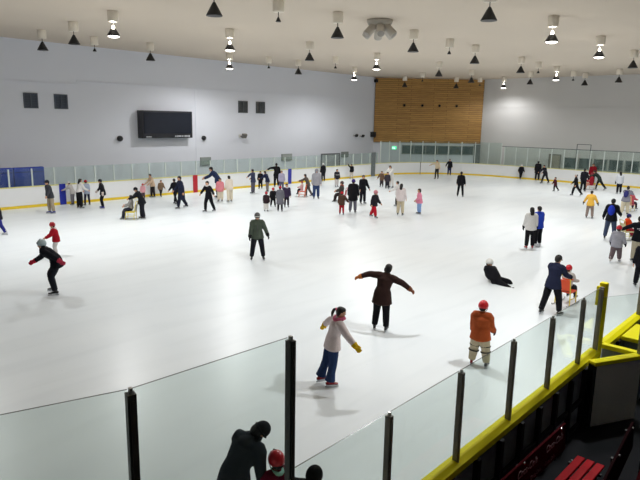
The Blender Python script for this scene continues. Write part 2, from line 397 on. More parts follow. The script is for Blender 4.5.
# ------------------------------------------------------------------ rink barriers
def arc(c, r, a0, a1, n): return [(c[0]+r*math.cos(R(a0+(a1-a0)*i/n)), c[1]+r*math.sin(R(a0+(a1-a0)*i/n))) for i in range(n+1)]
def along(pts, s):
    for i in range(len(pts)-1):
        a, b = Vector(pts[i]), Vector(pts[i+1]); l = (b-a).length
        if s <= l or i == len(pts)-2: return a+(b-a)*(s/l), (b-a).normalized()
        s -= l
def plen(pts): return sum((Vector(pts[i+1])-Vector(pts[i])).length for i in range(len(pts)-1))
def pane(b, a, c, w, z0, z1, edge):
    """pane whose top and ends carry the edge material"""
    n0 = len(b.f); b.seg_box(a, c, w, z0, z1)
    if edge: b.mi[n0+1] = 1
def barrier(label, pts, post_s, top, near, rail=False, stripes=()):
    o = empty('rink_barrier', (pts[0][0], pts[0][1], 0), 0, label, 'rink barrier', 'barriers round the ice'); off = Vector((pts[0][0], pts[0][1], 0))
    P = [(q[0]-off.x, q[1]-off.y) for q in pts]
    b = MB(); b.strip(P, .10, 0, 1.06 if near else 1.13, 0); build(b, 'board_panel', BOARD, o)
    b = MB(); b.strip(P, .03, 0, .15, .06); build(b, 'kick_strip', YELF, o)
    if near:
        b = MB()
        for i in range(len(P)-1):
            a, c = Vector((*P[i], 0)), Vector((*P[i+1], 0)); t = (c-a).normalized(); n = Vector((-t.y, t.x, 0))
            prof = [(.06, 1.18), (-.03, 1.18), (-.10, 1.145), (-.10, 1.06), (.06, 1.06)]; m = len(prof)
            vs = [q+n*x+Vector((0, 0, z)) for q in (a, c) for x, z in prof]
            b.add(vs, [(k, k+m, (k+1) % m+m, (k+1) % m) for k in range(m)]+[tuple(range(m)), tuple(reversed(range(m, 2*m)))])
        build(b, 'cap_rail', YEL, o)
        b = MB(); b.strip(P, .03, .05, 1.06, -.06); build(b, 'outer_panel', DARKB, o)
        L = plen(P); k = 0; b = MB()
        while k*.62 < L:
            q, t = along(P, k*.62); n = Vector((-t.y, t.x)); c = q-n*.11; b.box((c.x, c.y, .53), (.07, .07, 1.06), math.atan2(t.y, t.x)); k += 1
        b.strip(P, .05, .46, .54, -.10); b.strip(P, .05, .04, .1, -.10)
        build(b, 'steel_framework', solid('101318', .6), o)
    else:
        b = MB(); b.strip(P, .16, 1.13, HB, 0); build(b, 'cap_rail', CAPF, o)
    gm = GLASSN if near else GLASSF
    S = list(post_s)
    for i, s in enumerate(S):
        q, t = along(P, s); rz = math.atan2(t.y, t.x); n = Vector((-t.y, t.x))
        b = MB(); w = .055 if near else .07
        c = q-n*(.02 if near else 0)
        b.box((c.x, c.y, (1.1+top-.02)/2), (w, .06, top-.02-1.1), rz); pb = build(b, 'glass_post', (ALUD if top > 3 else ALU) if near else ALUF, o)
        if near:
            g = MB(); c2 = q-n*.055; g.box((c2.x, c2.y, (1.12+top-.06)/2), (w*.45, .012, top-.06-1.12), rz); build(g, 'post_cover', solid('57534c', .4) if top > 3 else solid('a09a90', .35), pb)
            g = MB(); g.box((c.x, c.y, top-.01), (.02, .03, .05), rz); build(g, 'post_clip', metal('b8b8b4', .3), pb)
        if i+1 < len(S):
            q2, t2 = along(P, S[i+1]); d = (q2-q).normalized()
            g = MB(); pane(g, q+d*.015, q2-d*.015, .012, 1.15, top, near); build(g, 'glass_pane', [gm, EDGE], o)
    if rail:
        b = MB(); b.strip(P, .05, top, top+.05, 0); build(b, 'top_rail', solid('4a5354', .5), o)
    for s, h, nm in stripes:
        q, t = along(P, s); n = Vector((-t.y, t.x)); c = q+n*.045
        b = MB(); b.box((c.x, c.y, .6), (.36, .09, 1.19), math.atan2(t.y, t.x)); tag(build(b, 'line_stripe', solid(h, .5), o), nm)
    return o
# the near side (ice to the left of the walking direction)
near_u = [3.0, 4.34, 5.72, 7.08, 8.38, 9.66]
barrier('low glass barrier with yellow cap rail in front of the benches', [(3.0, VN), (10.56, VN)], [u-3.0 for u in near_u[1:]]+[7.53], HG, True)
g = [(3.0, VN)]; A = arc((1.9, VN+8.2), 8.2, -90, -150, 16)
TALL = [(-1.6, 6.2), (-1.0, 4.75), (-.15, 3.72), (1.02, 3.24), (1.71, 3.06), (3.0, VN)]; TL = plen(TALL); HTL = 3.40
barrier('tall clear glass barrier round the near left corner of the rink', TALL, [0, plen(TALL[:2]), plen(TALL[:3]), plen(TALL[:4])-.55, plen(TALL[:5]), TL], HTL, True)
# pane between the last tall post and the first low post
o = bpy.data.objects
lowb = [x for x in COL.objects if x.get('label', '').startswith('low glass')][0]
gm = MB(); pane(gm, Vector((.04, 0)), Vector((1.32, 0)), .012, 1.15, HG, True); build(gm, 'glass_pane', [GLASSN, EDGE], lowb)
# beyond the gate
barrier('board run with yellow cap beyond the open gate', [(11.0, VN), (26.0, VN)], [2.2+1.3*k for k in range(10)], HG, True)
C2 = (45.78, VN+8.2)
def spaced(L, n): return [L*i/n for i in range(n+1)]
A2 = arc((45.78, VF-8.2), 8.2, 0, 90, 18); LA = plen(A2)
barrier('curved white barrier with tall glass under the timber panel', A2, spaced(LA, 10), HT-.15, False)
v0, v1 = VN+8.2, VF-8.2
barrier('end barrier with tall glass and dark top rail before the end wall', [(UE, v0), (UE, v1)], [x for x in [17.4-v0+1.12*k for k in range(-5, 9)] if 0 <= x <= v1-v0], 2.9, False, True)
FAR = [(45.78, VF), (43.95, VF), (43.94, VF), (1.9, VF)]
fs = [45.78-(12.44+1.22*k) for k in range(27, -9, -1)]
barrier('long far white barrier with low glass along the left wall', [(45.78, VF), (1.9, VF)], [s for s in fs if s >= 0], 2.16, False, False,
        [(45.78-15.27, '1c2a9c', 'blue line stripe nearer the left end'), (45.78-24.5, 'b01828', 'red centre line stripe'), (45.78-33.65, '2a2f9c', 'blue line stripe towards the far corner')])
# grey gate in the far boards
k = MB(); k.box((44.6, VF-.09, 1.1), (.55, .08, 2.2)); o = build(k, 'board_gate', solid('6a7274', .6)); tag(o, 'narrow grey gate in the far boards near the curved corner', 'gate')
k = MB(); k.box((44.6, VF-.15, 1.02), (.1, .06, .05)); build(k, 'gate_latch', metal('a0a0a0'), o)
# dark joint in the curved boards and the goal frame over the end glass
k = MB(); q = A2[6]; k.box((49.87, 31.90, .62), (.05, .05, 1.2), R(-45)); o = build(k, 'board_joint', solid('3a4340', .6)); tag(o, 'dark upright joint strip in the curved white boards', 'joint strip')
o = empty('glass_frame', (UE, 18.05, 0), 0, 'dark metal frame standing above the end glass', 'frame')
for dv in (-.58, .58):
    k = MB(); k.box((.06, dv, 2.3), (.05, .05, 2.2)); build(k, 'upright', solid('4a5354', .5), o)
k = MB(); k.box((.06, 0, 3.38), (.05, 1.2, .05)); build(k, 'crossbar', solid('4a5354', .5), o)
# open gate by the benches
GA, GB = Vector((9.88, 2.80, 0)), Vector((10.80, 2.32, 0)); gd = GB-GA; gl = gd.length; grz = math.atan2(gd.y, gd.x)
o = empty('rink_gate', GA, grz, 'open rink gate with grey panel, yellow rim and glass', 'gate')
k = MB(); k.box((gl/2, 0, .59), (gl, .09, 1.12)); build(k, 'gate_panel', solid('e9e8e2', .6, 0, .1, 1.5), o, bevel=.01)
k = MB(); k.box((0, .0, .59), (.05, .13, 1.14)); build(k, 'hinge_stile', solid('22282a', .5), o)
k = MB(); k.box((gl/2, 0, 1.165), (gl+.05, .15, .07)); build(k, 'gate_cap', YEL, o, bevel=.01)
k = MB(); pane(k, Vector((.06, .02)), Vector((gl-.04, .02)), .012, 1.2, HG, True); build(k, 'glass_pane', [GLASSN, EDGE], o)
k = MB(); k.box((gl, 0, 1.7), (.09, .08, 1.12)); pb = build(k, 'gate_post', ALU, o)
k = MB(); k.box((gl+.02, .06, 2.0), (.1, .06, .16)); build(k, 'yellow_latch', YEL, pb)
o = empty('gate_side_wall', (10.93, VN, 0), 0, 'short yellow capped wall closing the gate recess', 'wall section')
k = MB(); k.box((0, -.33, .55), (.08, .58, 1.1)); build(k, 'side_panel', DARKB, o)
k = MB(); k.box((0, -.33, 1.14), (.13, .62, .08)); build(k, 'cap_rail', YEL, o, bevel=.01)
o = empty('gate_jamb', (10.62, VN, 0), 0, 'upright yellow padded post at the open gate', 'post')
k = MB(); k.box((.1, 0, 1.17), (.12, .13, 2.34)); build(k, 'yellow_pad', YEL, o, bevel=.02)
k = MB(); k.box((-.02, 0, 1.15), (.06, .07, 2.26)); pb = build(k, 'steel_post', ALU, o)
k = MB(); k.box((-.02, .05, 2.12), (.08, .05, .34)); build(k, 'upper_pad', YEL, pb, bevel=.01)
k = MB(); k.box((.19, 0, 1.15), (.03, .07, 2.26)); build(k, 'rear_strip', metal('7c7f80'), o)
o = empty('bench_cabinet', (12.05, 2.62, 0), 0, 'yellow topped grey cabinet behind the open gate', 'cabinet')
k = MB(); k.box((0, 0, .55), (.86, .36, 1.1)); build(k, 'cabinet_body', solid('5f666c', .6), o, bevel=.01)
k = MB(); k.box((0, 0, 1.14), (.96, .44, .08)); build(k, 'yellow_top', YEL, o, bevel=.015)
k = MB(); k.box((0.1, -.19, .55), (.03, .02, 1.08)); k.box((-.28, -.19, .55), (.03, .02, 1.08)); build(k, 'white_edge', solid('b8bcc0', .5), o)

# ------------------------------------------------------------------ benches by the boards
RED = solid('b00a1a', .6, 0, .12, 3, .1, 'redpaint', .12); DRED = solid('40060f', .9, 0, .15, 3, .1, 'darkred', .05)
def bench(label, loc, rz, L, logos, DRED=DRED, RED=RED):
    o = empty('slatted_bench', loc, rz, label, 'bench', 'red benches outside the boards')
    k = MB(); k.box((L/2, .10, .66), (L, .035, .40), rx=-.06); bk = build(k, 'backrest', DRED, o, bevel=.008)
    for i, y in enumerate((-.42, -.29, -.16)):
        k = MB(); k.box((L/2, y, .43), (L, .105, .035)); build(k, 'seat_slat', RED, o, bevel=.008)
    for x in (.2, L/2, L-.2):
        k = MB(); k.box((x, -.29, .395), (.05, .42, .03)); k.box((x, -.42, .2), (.05, .04, .4)); k.box((x, -.08, .21), (.05, .04, .42)); k.box((x, .14, .58), (.05, .035, .44), rx=-.06)
        build(k, 'leg_frame', solid('17181a', .5), o)
        k = MB(); k.ell((x, .075, .855), (.02, .015, .02), seg=8, rings=6); build(k, 'bolt', metal('e6e6e6', .2), o)
        k = MB(); k.ell((x, -.10, .45), (.018, .018, .012), seg=8, rings=6); build(k, 'bolt', metal('e6e6e6', .2), o)
    wt = solid('8c7074', .8)
    for x in logos:
        M = Matrix.Translation((x, .075, .735)) @ Euler((R(90)-.06, 0, 0)).to_matrix().to_4x4()
        text('Coca-Cola', .135, M, 'script_logo', wt, bk, .35)
    if logos:
        for x in (1.3, 1.75, 2.2):
            M = Matrix.Translation((x, .062, .555)) @ Euler((R(90)-.06, 0, 0)).to_matrix().to_4x4()
            text('Coca-Cola', .075, M, 'small_lettering', wt, bk, .1)
    return o
bench('red slatted bench with white lettering, backed against the rink boards', (5.35, 2.52, 0), R(-1.0), 2.78, (.65, 1.5, 2.35))
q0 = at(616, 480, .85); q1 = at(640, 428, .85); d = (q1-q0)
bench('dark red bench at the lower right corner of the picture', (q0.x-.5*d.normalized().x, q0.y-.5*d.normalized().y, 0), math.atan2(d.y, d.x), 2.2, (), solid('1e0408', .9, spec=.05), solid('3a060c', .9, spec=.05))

# ------------------------------------------------------------------ ceiling lamps
DRUM = solid('e2d9ca', .6); CONE = solid('17171a', .5); CONEIN = solid('e8e4da', .4)
def lamp(kind):
    o = empty('pendant_lamp', (0, 0, 0), 0, 'x', 'lamp')
    k = MB(); k.lathe((0, 0, -.42), [(.2, 0), (.215, .02), (.215, .40), (.205, .42)], 20); build(k, 'ceiling_canopy', DRUM, o, True)
    if kind == 'small':
        k = MB(); k.lathe((0, 0, -.62), [(.014, 0), (.014, .22)], 8); build(k, 'stem', BLACK, o)
        k = MB(); k.lathe((0, 0, -.76), [(.10, 0), (.105, .01), (.05, .12), (.03, .16), (.01, .16)], 16); build(k, 'cone_shade', CONE, o)
        return o
    k = MB(); k.lathe((0, 0, -.60), [(.016, 0), (.016, .20)], 8); build(k, 'stem', BLACK if kind == 'dark' else metal('d8d8d8'), o)
    k = MB(); prof = [(.265, -1.0), (.27, -.985), (.05, -.58), (.02, -.56), (.02, -.57), (.04, -.59), (.255, -.99)]
    if kind == 'lit': prof = [(.265, -1.0), (.27, -.985), (.13, -.74), (.12, -.72), (.11, -.74), (.255, -.99)]
    vs = []
    k.lathe((0, 0, 0), prof, 24); build(k, 'cone_shade', CONE, o)
    if kind == 'lit':
        k = MB(); k.ell((0, 0, -.66), (.06, .06, .10), seg=14, rings=9); build(k, 'bulb', emit('fff6e2', 18), o, True)
        k = MB(); k.ell((0, 0, -.975), (.25, .25, .09), seg=22, rings=9); build(k, 'diffuser', emit('fffaf0', 9), o, True)
    else:
        k = MB(); k.ell((0, 0, -.975), (.245, .245, .02), seg=22, rings=7); build(k, 'diffuser', solid('8e8a80', .4), o, True)
    return o
PROTO = {}
LAMPS = [('dark',14.01,32.08),('dark',13.77,28.13),('lit',13.41,23.88),('small',16.97,32.32),('dark',20.26,31.99),('dark',12.83,16.4),
 ('lit',19.49,23.73),('lit',26.34,32.13),('small',15.97,16.65),('dark',25.26,23.8),('small',29.53,31.73),('dark',32.15,31.4),('dark',19.12,16.48),
 ('small',32.05,27.74),('lit',31.64,23.91),('lit',38.65,31.42),('dark',24.86,16.64),('small',28.53,16.84),('dark',31.46,16.91),('dark',38.66,23.57),
 ('dark',48.6,33.3),('small',45.9,29.6),('dark',52.3,29.9),('small',53.4,28.0),('dark',45.71,24.76),('dark',18.81,9.7),('lit',24.95,10.03),
 ('lit',31.68,10.32),('dark',38.41,10.58),('dark',38.57,17.38),('small',42.22,17.73),('lit',45.71,17.79),('dark',49.8,21.53),('lit',53.6,25.68),
 ('small',50.51,18.27),('dark',52.86,18.14),('dark',50.4,14.77),
 ('lit',6.9,23.8),('lit',12.7,9.6),('lit',12.6,3.5),('lit',45.4,10.6),('lit',38.5,3.6)]  # last row is out of view; lamp above the gate added to brighten it
LNAMES = {'lit': 'glowing white', 'dark': 'unlit black', 'small': 'tiny unlit black'}
WHERE = ['nearest above the two left wall windows','second from the left picture edge','over the left part of the ice','before the left wall, left of the scoreboard','above the scoreboard','cut by the top edge, left of the middle',
 'larger one of two in line right of the scoreboard','smaller one of two in line right of the scoreboard','cut by the top edge, above the two small windows','above and right of the small window pair','right of two glowing lamps in line','between picture middle and small window pair','left of the grey speaker cluster',
 'low and left under the speaker cluster','right under the grey speaker cluster','on the left of the timber panel','just right of the grey speaker cluster','third to the right of the speaker cluster','over the timber panel, largest above its right half','hanging at the timber panel top, middle',
 'at the timber panel top, leftmost','at the timber panel top, left of its middle','at the timber panel top, right of its middle','tiniest of those at the timber panel top','at the timber panel top, rightmost','cut by the top edge, right of the middle','largest bright one at upper right',
 'second largest bright one at right','cut near the right picture edge','right of the timber panel, largest there','right of the timber panel, between larger ones','before the middle of the end wall','low before the end wall by the bright patch','just right of the timber panel',
 'low before the end wall','low before the middle of the end wall','before the end wall, near the right edge']
LIT = []
for i, (kd, u, v) in enumerate(LAMPS):
    if kd not in PROTO: o = PROTO[kd] = lamp(kd)
    else: o = copy_tree(PROTO[kd])
    o.location = (u, v, CEIL)
    w = WHERE[i] if i < len(WHERE) else ''
    o['label'] = (f'{LNAMES[kd]} cone lamp {w}' if w else ['lit cone lamp over the ice left of the picture', 'lit cone lamp above the picture over the near ice', 'added unseen lit cone lamp above the rink gate', 'lit cone lamp right of the picture, nearer the end wall', 'lit cone lamp right of the picture over the near boards'][i-37])
    o['group'] = 'cone lamps hanging from the rink ceiling'
    if kd == 'lit': LIT.append((u, v))
LIGHT_W = 2300
for u, v in LIT:
    ld = bpy.data.lights.new('lamp_beam', 'SPOT'); ld.energy = LIGHT_W*(.45 if u > 52 else 1); ld.spot_size = R(168); ld.spot_blend = .6; ld.shadow_soft_size = .25; ld.color = (1, 1, .995)
    lo = link('lamp_beam', ld); lo.location = (u, v, CEIL-1.14)
    pd = bpy.data.lights.new('lamp_upglow', 'POINT'); pd.energy = 45; pd.shadow_soft_size = .05; pd.color = (1, .95, .86)
    po = link('lamp_upglow', pd); po.location = (u, v, CEIL-.50)
# grey loudspeaker cluster
o = empty('ceiling_speaker_cluster', (21.64, 16.26, CEIL), 0, 'grey cluster of loudspeaker cylinders hanging from the ceiling', 'loudspeaker')
GREY = solid('b8b2a8', .55)
k = MB(); k.lathe((0, 0, -.26), [(.34, 0), (.5, .06), (.56, .2), (.56, .26)], 26); build(k, 'mounting_dome', solid('a59e92', .6), o, True)
for j in range(6):
    a = PI*2*j/6 + YAW + PI/6*0; dv = Vector((math.cos(a), math.sin(a), 0))
    ax = (dv*.62+Vector((0, 0, -.62))).normalized(); M = ax.to_track_quat('Z', 'Y').to_matrix()
    k = MB(); k.lathe(dv*.22+Vector((0, 0, -.2)), [(.12, 0), (.17, .05), (.18, .62), (.165, .66)], 18, M); s_ = build(k, 'speaker_cylinder', GREY, o, True)
    k = MB(); k.lathe(dv*.22+Vector((0, 0, -.2))+ax*.655, [(.155, 0), (.14, .012), (.02, .02)], 18, M); build(k, 'speaker_grille', solid('96918a', .7), s_)
wd = bpy.data.worlds.new('world'); SC.world = wd; wd.use_nodes = True
wd.node_tree.nodes['Background'].inputs[0].default_value = (.6, .63, .7, 1); wd.node_tree.nodes['Background'].inputs[1].default_value = .0
# ------------------------------------------------------------------ people
BAKE = []     # (object, voxel, smooth steps, extra mesh builder)
def hand_mesh(side, curl=.5):
    """left/right hand: wrist at origin, fingers along +Y, palm facing -Z, thumb at +X*side; about 0.19 long"""
    b = MB()
    b.tube([(0, -.02, 0), (0, .03, 0), (0, .085, -.004)], [(.026, .02), (.036, .017), (.040, .014)], 8, (1, 0, 0))
    for i, (x, l, sp) in enumerate(((.029, .070, .10), (.010, .080, .03), (-.010, .074, -.04), (-.028, .058, -.13))):
        x *= side; sp *= side; p = Vector((x, .082, -.003)); pts = [p-Vector((0, .02, 0)), p]; a = curl*.35
        for k, f in enumerate((.45, .32, .23)):
            p = p+Vector((math.sin(sp)*l*f, math.cos(a)*l*f, -math.sin(a)*l*f)); pts.append(p); a += curl*.7
        b.tube(pts, [.009, .0095, .009, .008, .0065], 6, (1, 0, 0))
    b.tube([(.016*side, .012, -.004), (.042*side, .038, -.012), (.055*side, .066, -.022), (.055*side, .092, -.032)], [.014, .013, .011, .008], 6)
    return b
HAND = {(sd, c): hand_mesh(sd, c) for sd in (1, -1) for c in (.5, 1.1)}
def placed(b, M):
    q = MB(); q.v = [M @ v for v in b.v]; q.f = list(b.f); q.mi = list(b.mi); return q

def boot_meshes():
    b = MB()
    b.tube([(0, -.075, -.05), (0, -.03, -.045), (0, .05, -.052), (0, .13, -.062), (0, .175, -.066)], [(.034, .030), (.040, .040), (.043, .034), (.045, .024), (.034, .018)], 12, (1, 0, 0), 2)
    b.tube([(0, -.02, -.05), (0, -.012, .02), (0, -.008, .10)], [(.040, .050), (.042, .048), (.050, .055)], 12, (1, 0, 0), 2)
    k = MB(); k.box((0, .05, -.125), (.008, .30, .03)); k.box((0, -.05, -.10), (.03, .05, .035)); k.box((0, .12, -.10), (.03, .06, .035)); k.box((0, .05, -.086), (.066, .27, .012))
    l = MB()
    for i in range(4): l.box((0, .02+.03*i, -.012-.012*i), (.05, .007, .008))
    return b.mesh('skate_boot', True), k.mesh('skate_blade'), l.mesh('skate_lace')
BOOT, BLADE, LACE = boot_meshes()
STEEL = metal('b9bcc0', .3)

POSES = {  # lean, side tilt, right leg (swing, spread, knee), left leg, right arm (swing, spread, elbow), left arm, head (nod, turn)
 'stand':  (4, 0, (4,3,5), (0,3,4), (6,12,14), (4,12,12), (6,0)),
 'walkr':  (8, 0, (22,3,10), (-16,3,14), (-14,14,14), (18,14,22), (6,0)),
 'walkl':  (8, 0, (-16,3,14), (22,3,10), (18,14,22), (-14,14,14), (6,0)),
 'glide':  (12, 0, (20,5,28), (12,5,24), (14,24,22), (10,24,22), (2,0)),
 'apart':  (5, 0, (6,9,10), (4,9,8), (6,14,12), (8,22,18), (8,0)),
 'push':   (24, 0, (24,3,22), (-18,3,14), (62,6,14), (60,6,14), (6,0)),
 'out':    (8, 0, (10,4,14), (-2,4,8), (8,58,10), (8,58,10), (6,0)),
 'stride': (18, 0, (38,4,34), (-32,6,10), (-28,14,20), (34,14,30), (-4,0)),
 'strider':(18, 0, (-32,6,10), (38,4,34), (34,14,30), (-28,14,20), (-4,0)),
 'bend':   (42, 0, (30,4,34), (22,4,30), (50,8,20), (46,8,20), (10,0)),
 'crouch': (50, 0, (48,5,66), (38,5,58), (35,16,30), (-38,18,12), (-25,0)),
 'sit':    (-4, 0, (76,6,66), (72,6,62), (34,10,40), (30,10,40), (6,0)),
}
def skel(S, c, pose, sitz=None):
    lean, side, lr, ll, ar, al, hd = pose
    J = {}; hipz = (.53-.05*c)*S; th = hipz*.48; anz = .145*S/1.7; sh = hipz-th-.04*S
    hip = Vector((0, 0, 0)); J['pelvis'] = hip
    for k, (a, b, kn), sx in (('r', lr, 1), ('l', ll, -1)):
        a, b, kn = R(a), R(b), R(kn); h = Vector((sx*.055*S, 0, 0))
        q = h + Vector((sx*math.sin(b), math.sin(a)*math.cos(b), -math.cos(a)*math.cos(b)))*th
        a2 = a-kn; n = q + Vector((sx*math.sin(b)*.8, math.sin(a2)*math.cos(b), -math.cos(a2)*math.cos(b)))*sh
        J['hip_'+k], J['knee_'+k], J['ank_'+k] = h, q, n; J['pitch_'+k] = a2
    head = (.132+.035*c)*S; tor = S-hipz-head*.93-.025*S
    def dirv(l, s): return Vector((math.sin(R(s)), math.sin(R(l))*math.cos(R(s)), math.cos(R(l))*math.cos(R(s)))).normalized()
    d1, d2 = dirv(lean*.7, side*.7), dirv(lean*1.2, side*1.1)
    J['waist'] = hip+d1*tor*.38; J['chest'] = J['waist']+d2*tor*.36; J['neck'] = J['chest']+d2*tor*.26; J['up'] = d2
    lat = Vector((1, 0, 0)) - d2*d2.x; lat.normalize()
    for k, (a, b, e), sx in (('r', ar, 1), ('l', al, -1)):
        a, b, e = R(a), R(b), R(e); s0 = J['neck'] - d2*.035*S + lat*sx*(.098+.01*c)*S
        ua, fa = .17*S, .15*S
        el = s0 + Vector((sx*math.sin(b), math.sin(a)*math.cos(b), -math.cos(a)*math.cos(b)))*ua
        b2 = b*.75; a2 = a+e; w = el + Vector((sx*math.sin(b2), math.sin(a2)*math.cos(b2), -math.cos(a2)*math.cos(b2)))*fa
        J['sho_'+k], J['elb_'+k], J['wri_'+k] = s0, el, w
    nod, turn = hd[0], hd[1]; hl = lean*.45+nod*1.0; hside = hd[2] if len(hd) > 2 else side*.5
    hu = dirv(hl, hside); J['hu'] = hu; J['hh'] = head
    hm = Euler((-R(hl), R(hside), -R(turn)), 'ZYX').to_matrix()
    J['hm'] = hm; J['hc'] = J['neck'] + d2*.02*S + hu*head*.58
    low = min(J['ank_r'].z, J['ank_l'].z)
    dz = (anz-low) if sitz is None else sitz
    mid = (J['ank_r']+J['ank_l'])/2 if sitz is None else Vector((0, 0, 0))
    if sitz is None and abs(J['ank_r'].z-J['ank_l'].z) > .12*S: mid = J['ank_r'] if J['ank_r'].z < J['ank_l'].z else J['ank_l']
    off = Vector((-mid.x, -mid.y, dz))
    for k in list(J):
        if isinstance(J[k], Vector) and k not in ('up', 'hu'): J[k] = J[k]+off
    return J
HEADX = {'helmet': .16, 'knit': .09, 'cap': .07}
def top_of(J, hk): return J['hc'] + J['hu']*J['hh']*(.5+HEADX.get(hk, .06))

def person(label, px, py, hy, face, pose, top, legs, head, skate='17181b', glove=None, kid=0, sit=None, pos=None, S=None, vox=None, look=None,
           lean=None, side=None, lr=None, ll=None, ar=None, al=None, hd=None, skin='c8987a', extra=None, group='skaters on the ice', ref=None):
    """px, py = where the feet stand and hy = row of the head's top in the photograph; face = 0 away from the viewer, 90 to the right, 180 towards the viewer"""
    p = list(POSES[pose])
    for i, v in enumerate((lean, side, lr, ll, ar, al, hd)):
        if v is not None: p[i] = v
    G = Vector((pos[0], pos[1], 0)) if pos else at(px, py)
    if not pos: G.y = min(G.y, VF-.5); G.x = min(G.x, UE-.42)
    rz = math.atan2(G.y, G.x) - R(face) - PI/2
    Mz = Matrix.Translation(G) @ Matrix.Rotation(rz, 4, 'Z')
    if S is None:
        lo, hi = .6, 2.3
        for _ in range(26):
            S = (lo+hi)/2; J = skel(S, kid, p, sit)
            if row_of(Mz @ top_of(J, head[0])) > hy: lo = S
            else: hi = S
    J = skel(S, kid, p, sit)
    npx = abs(py-hy) if hy else 200
    fine = npx > 38
    vx = vox or (.012 if npx > 55 else .016 if npx > 30 else .022)
    gl = 1.1 + .12*kid
    # ---- body: one continuous surface from head to ankle
    b = MB(); hc, hm, hh = J['hc'], J['hm'], J['hh']
    def H(x, y, z): return hc + hm @ Vector((x*hh, y*hh, z*hh))
    b.ell(hc, (.37*hh, .44*hh, .5*hh), hm); b.ell(H(0, .12, -.24), (.26*hh, .28*hh, .25*hh), hm)
    b.ell(H(0, .44, -.06), (.055*hh, .085*hh, .10*hh), hm, 8, 6); b.ell(H(0, .40, -.30), (.12*hh, .06*hh, .05*hh), hm, 8, 6)
    for sx in (1, -1): b.ell(H(.37*sx, -.02, -.04), (.05*hh, .10*hh, .15*hh), hm, 8, 6)
    b.tube([J['neck']-J['up']*.04*S, J['neck']+J['up']*.02*S, hc-J['hu']*hh*.25], [.042*S, .038*S, .036*S], 10)
    b.tube([J['pelvis'], J['waist'], J['chest'], J['neck']-J['up']*.02*S], [(.075*S, .055*S), (.065*S, .05*S), (.085*S, .055*S), (.045*S, .04*S)], 12, (1, 0, 0), 3)
    for k, sx in (('r', 1), ('l', -1)):
        b.tube([J['hip_'+k], J['knee_'+k], J['ank_'+k]], [.048*S, .034*S, .024*S], 8, None, 3)
        b.tube([J['neck']-J['up']*.05*S, J['sho_'+k], J['elb_'+k], J['wri_'+k]], [.035*S, .034*S, .025*S, .018*S], 8, None, 3)
    root = build(b, 'person', skinm(skin), None, True)
    hands = {}
    for k, sx in (('r', 1), ('l', -1)):
        d = (J['wri_'+k]-J['elb_'+k]).normalized()
        nrm = Vector((-sx, .15, 0)); nrm = (nrm-d*nrm.dot(d)).normalized()      # palm turned to the body
        X = d.cross(-nrm).normalized()
        M = Matrix(((X.x, d.x, -nrm.x), (X.y, d.y, -nrm.y), (X.z, d.z, -nrm.z))).to_4x4()
        thumb = 1 if (M.to_3x3() @ Vector((1, 0, 0))).y > 0 else -1
        M = Matrix.Translation(J['wri_'+k]) @ M @ Matrix.Scale(S/1.75*(1+.12*kid), 4)
        hands[k] = (HAND[(thumb, 1.1 if pose in ('push', 'sit') else .5)], M)
    BAKE.append((root, vx*.8 if npx > 38 else vx, 2, [placed(h, M) for h, M in hands.values()]))
    root.matrix_world = Mz
    tag(root, label, 'person', group)
    def part(bb, name, m, vox_=None, sm=2, par=None):
        o = build(bb, name, m, par or root, True)
        if vox_: BAKE.append((o, vox_, sm, None))
        return o
    # ---- face
    if npx > 22:
        for sx in (1, -1):
            e = MB(); e.ell(H(.15*sx, .375, .03), (.055*hh, .05*hh, .032*hh), hm, 8, 6); ey = part(e, 'eye', solid('ece8e2', .3))
            q = MB(); q.ell(H(.15*sx, .415, .03), (.027*hh, .02*hh, .028*hh), hm, 8, 6); part(q, 'iris', solid('1c120c', .3), None, 0, ey)
            e = MB(); e.tube([H(.07*sx, .42, .115), H(.15*sx, .415, .135), H(.23*sx, .36, .11)], [.014*hh]*3, 6); part(e, 'eyebrow', hairm())
        e = MB(); e.tube([H(-.11, .41, -.27), H(0, .465, -.275), H(.11, .41, -.27)], [.012*hh, .02*hh, .012*hh], 6); part(e, 'mouth', solid('9a5048', .5))
    # ---- jacket
    tc, ts = top[0], top[1]; bulk = (1.24 if ts in ('puffy', 'coat') else 1.1)*(1+.14*kid)
    b = MB(); P0 = J['pelvis']; ax = (J['waist']-P0).normalized()
    hem = {'short': .0, 'hip': -.07, 'puffy': -.065, 'coat': -.16, 'knee': -.24, 'flare': -.12}[ts]*S
    fl = 1.34 if ts in ('flare',) else 1.14 if ts in ('coat', 'knee') else 1.0
    wl = {'slim': .86, 'reg': 1.0, 'baggy': 1.22, 'flare': 1.0}[legs[1]]*(1+.10*kid); spread = abs(J['knee_r'].x-J['knee_l'].x)*.5*min(1, max(0, -hem)/(.25*S)) if sit is None else 0
    hemx = max(.108*S*bulk*fl, .055*S+.064*S*wl*1.06+.016*S+spread*.5) if ts != 'short' else .104*S*bulk; hemy = max(.084*S*bulk*fl, .080*S*wl*1.38)
    legdir = ((J['knee_r']+J['knee_l'])/2-P0); legdir = (legdir.normalized()+Vector((0, 0, -1.4))).normalized() if sit is None else Vector((0, .35, -.94))
    hx = P0+(legdir*(-hem) if hem < 0 else ax*.02*S)
    b.tube([hx, P0+ax*.045*S, J['waist'], J['chest'], J['neck']-J['up']*.035*S, J['neck']+J['up']*.015*S],
           [(hemx, hemy), (max(.102*S*bulk, (hemx+.096*S*bulk)*.5), max(.078*S*bulk, (hemy+.072*S*bulk)*.5)), (.096*S*bulk, .072*S*bulk), (.115*S*bulk, .082*S*bulk), (.098*S, .068*S), (.046*S, .046*S)], 18, (1, 0, 0), 4, .25)
    b.tube([J['neck']-J['up']*.02*S, J['neck']+J['up']*.03*S], [.056*S, .05*S], 12, None, 0, .2)
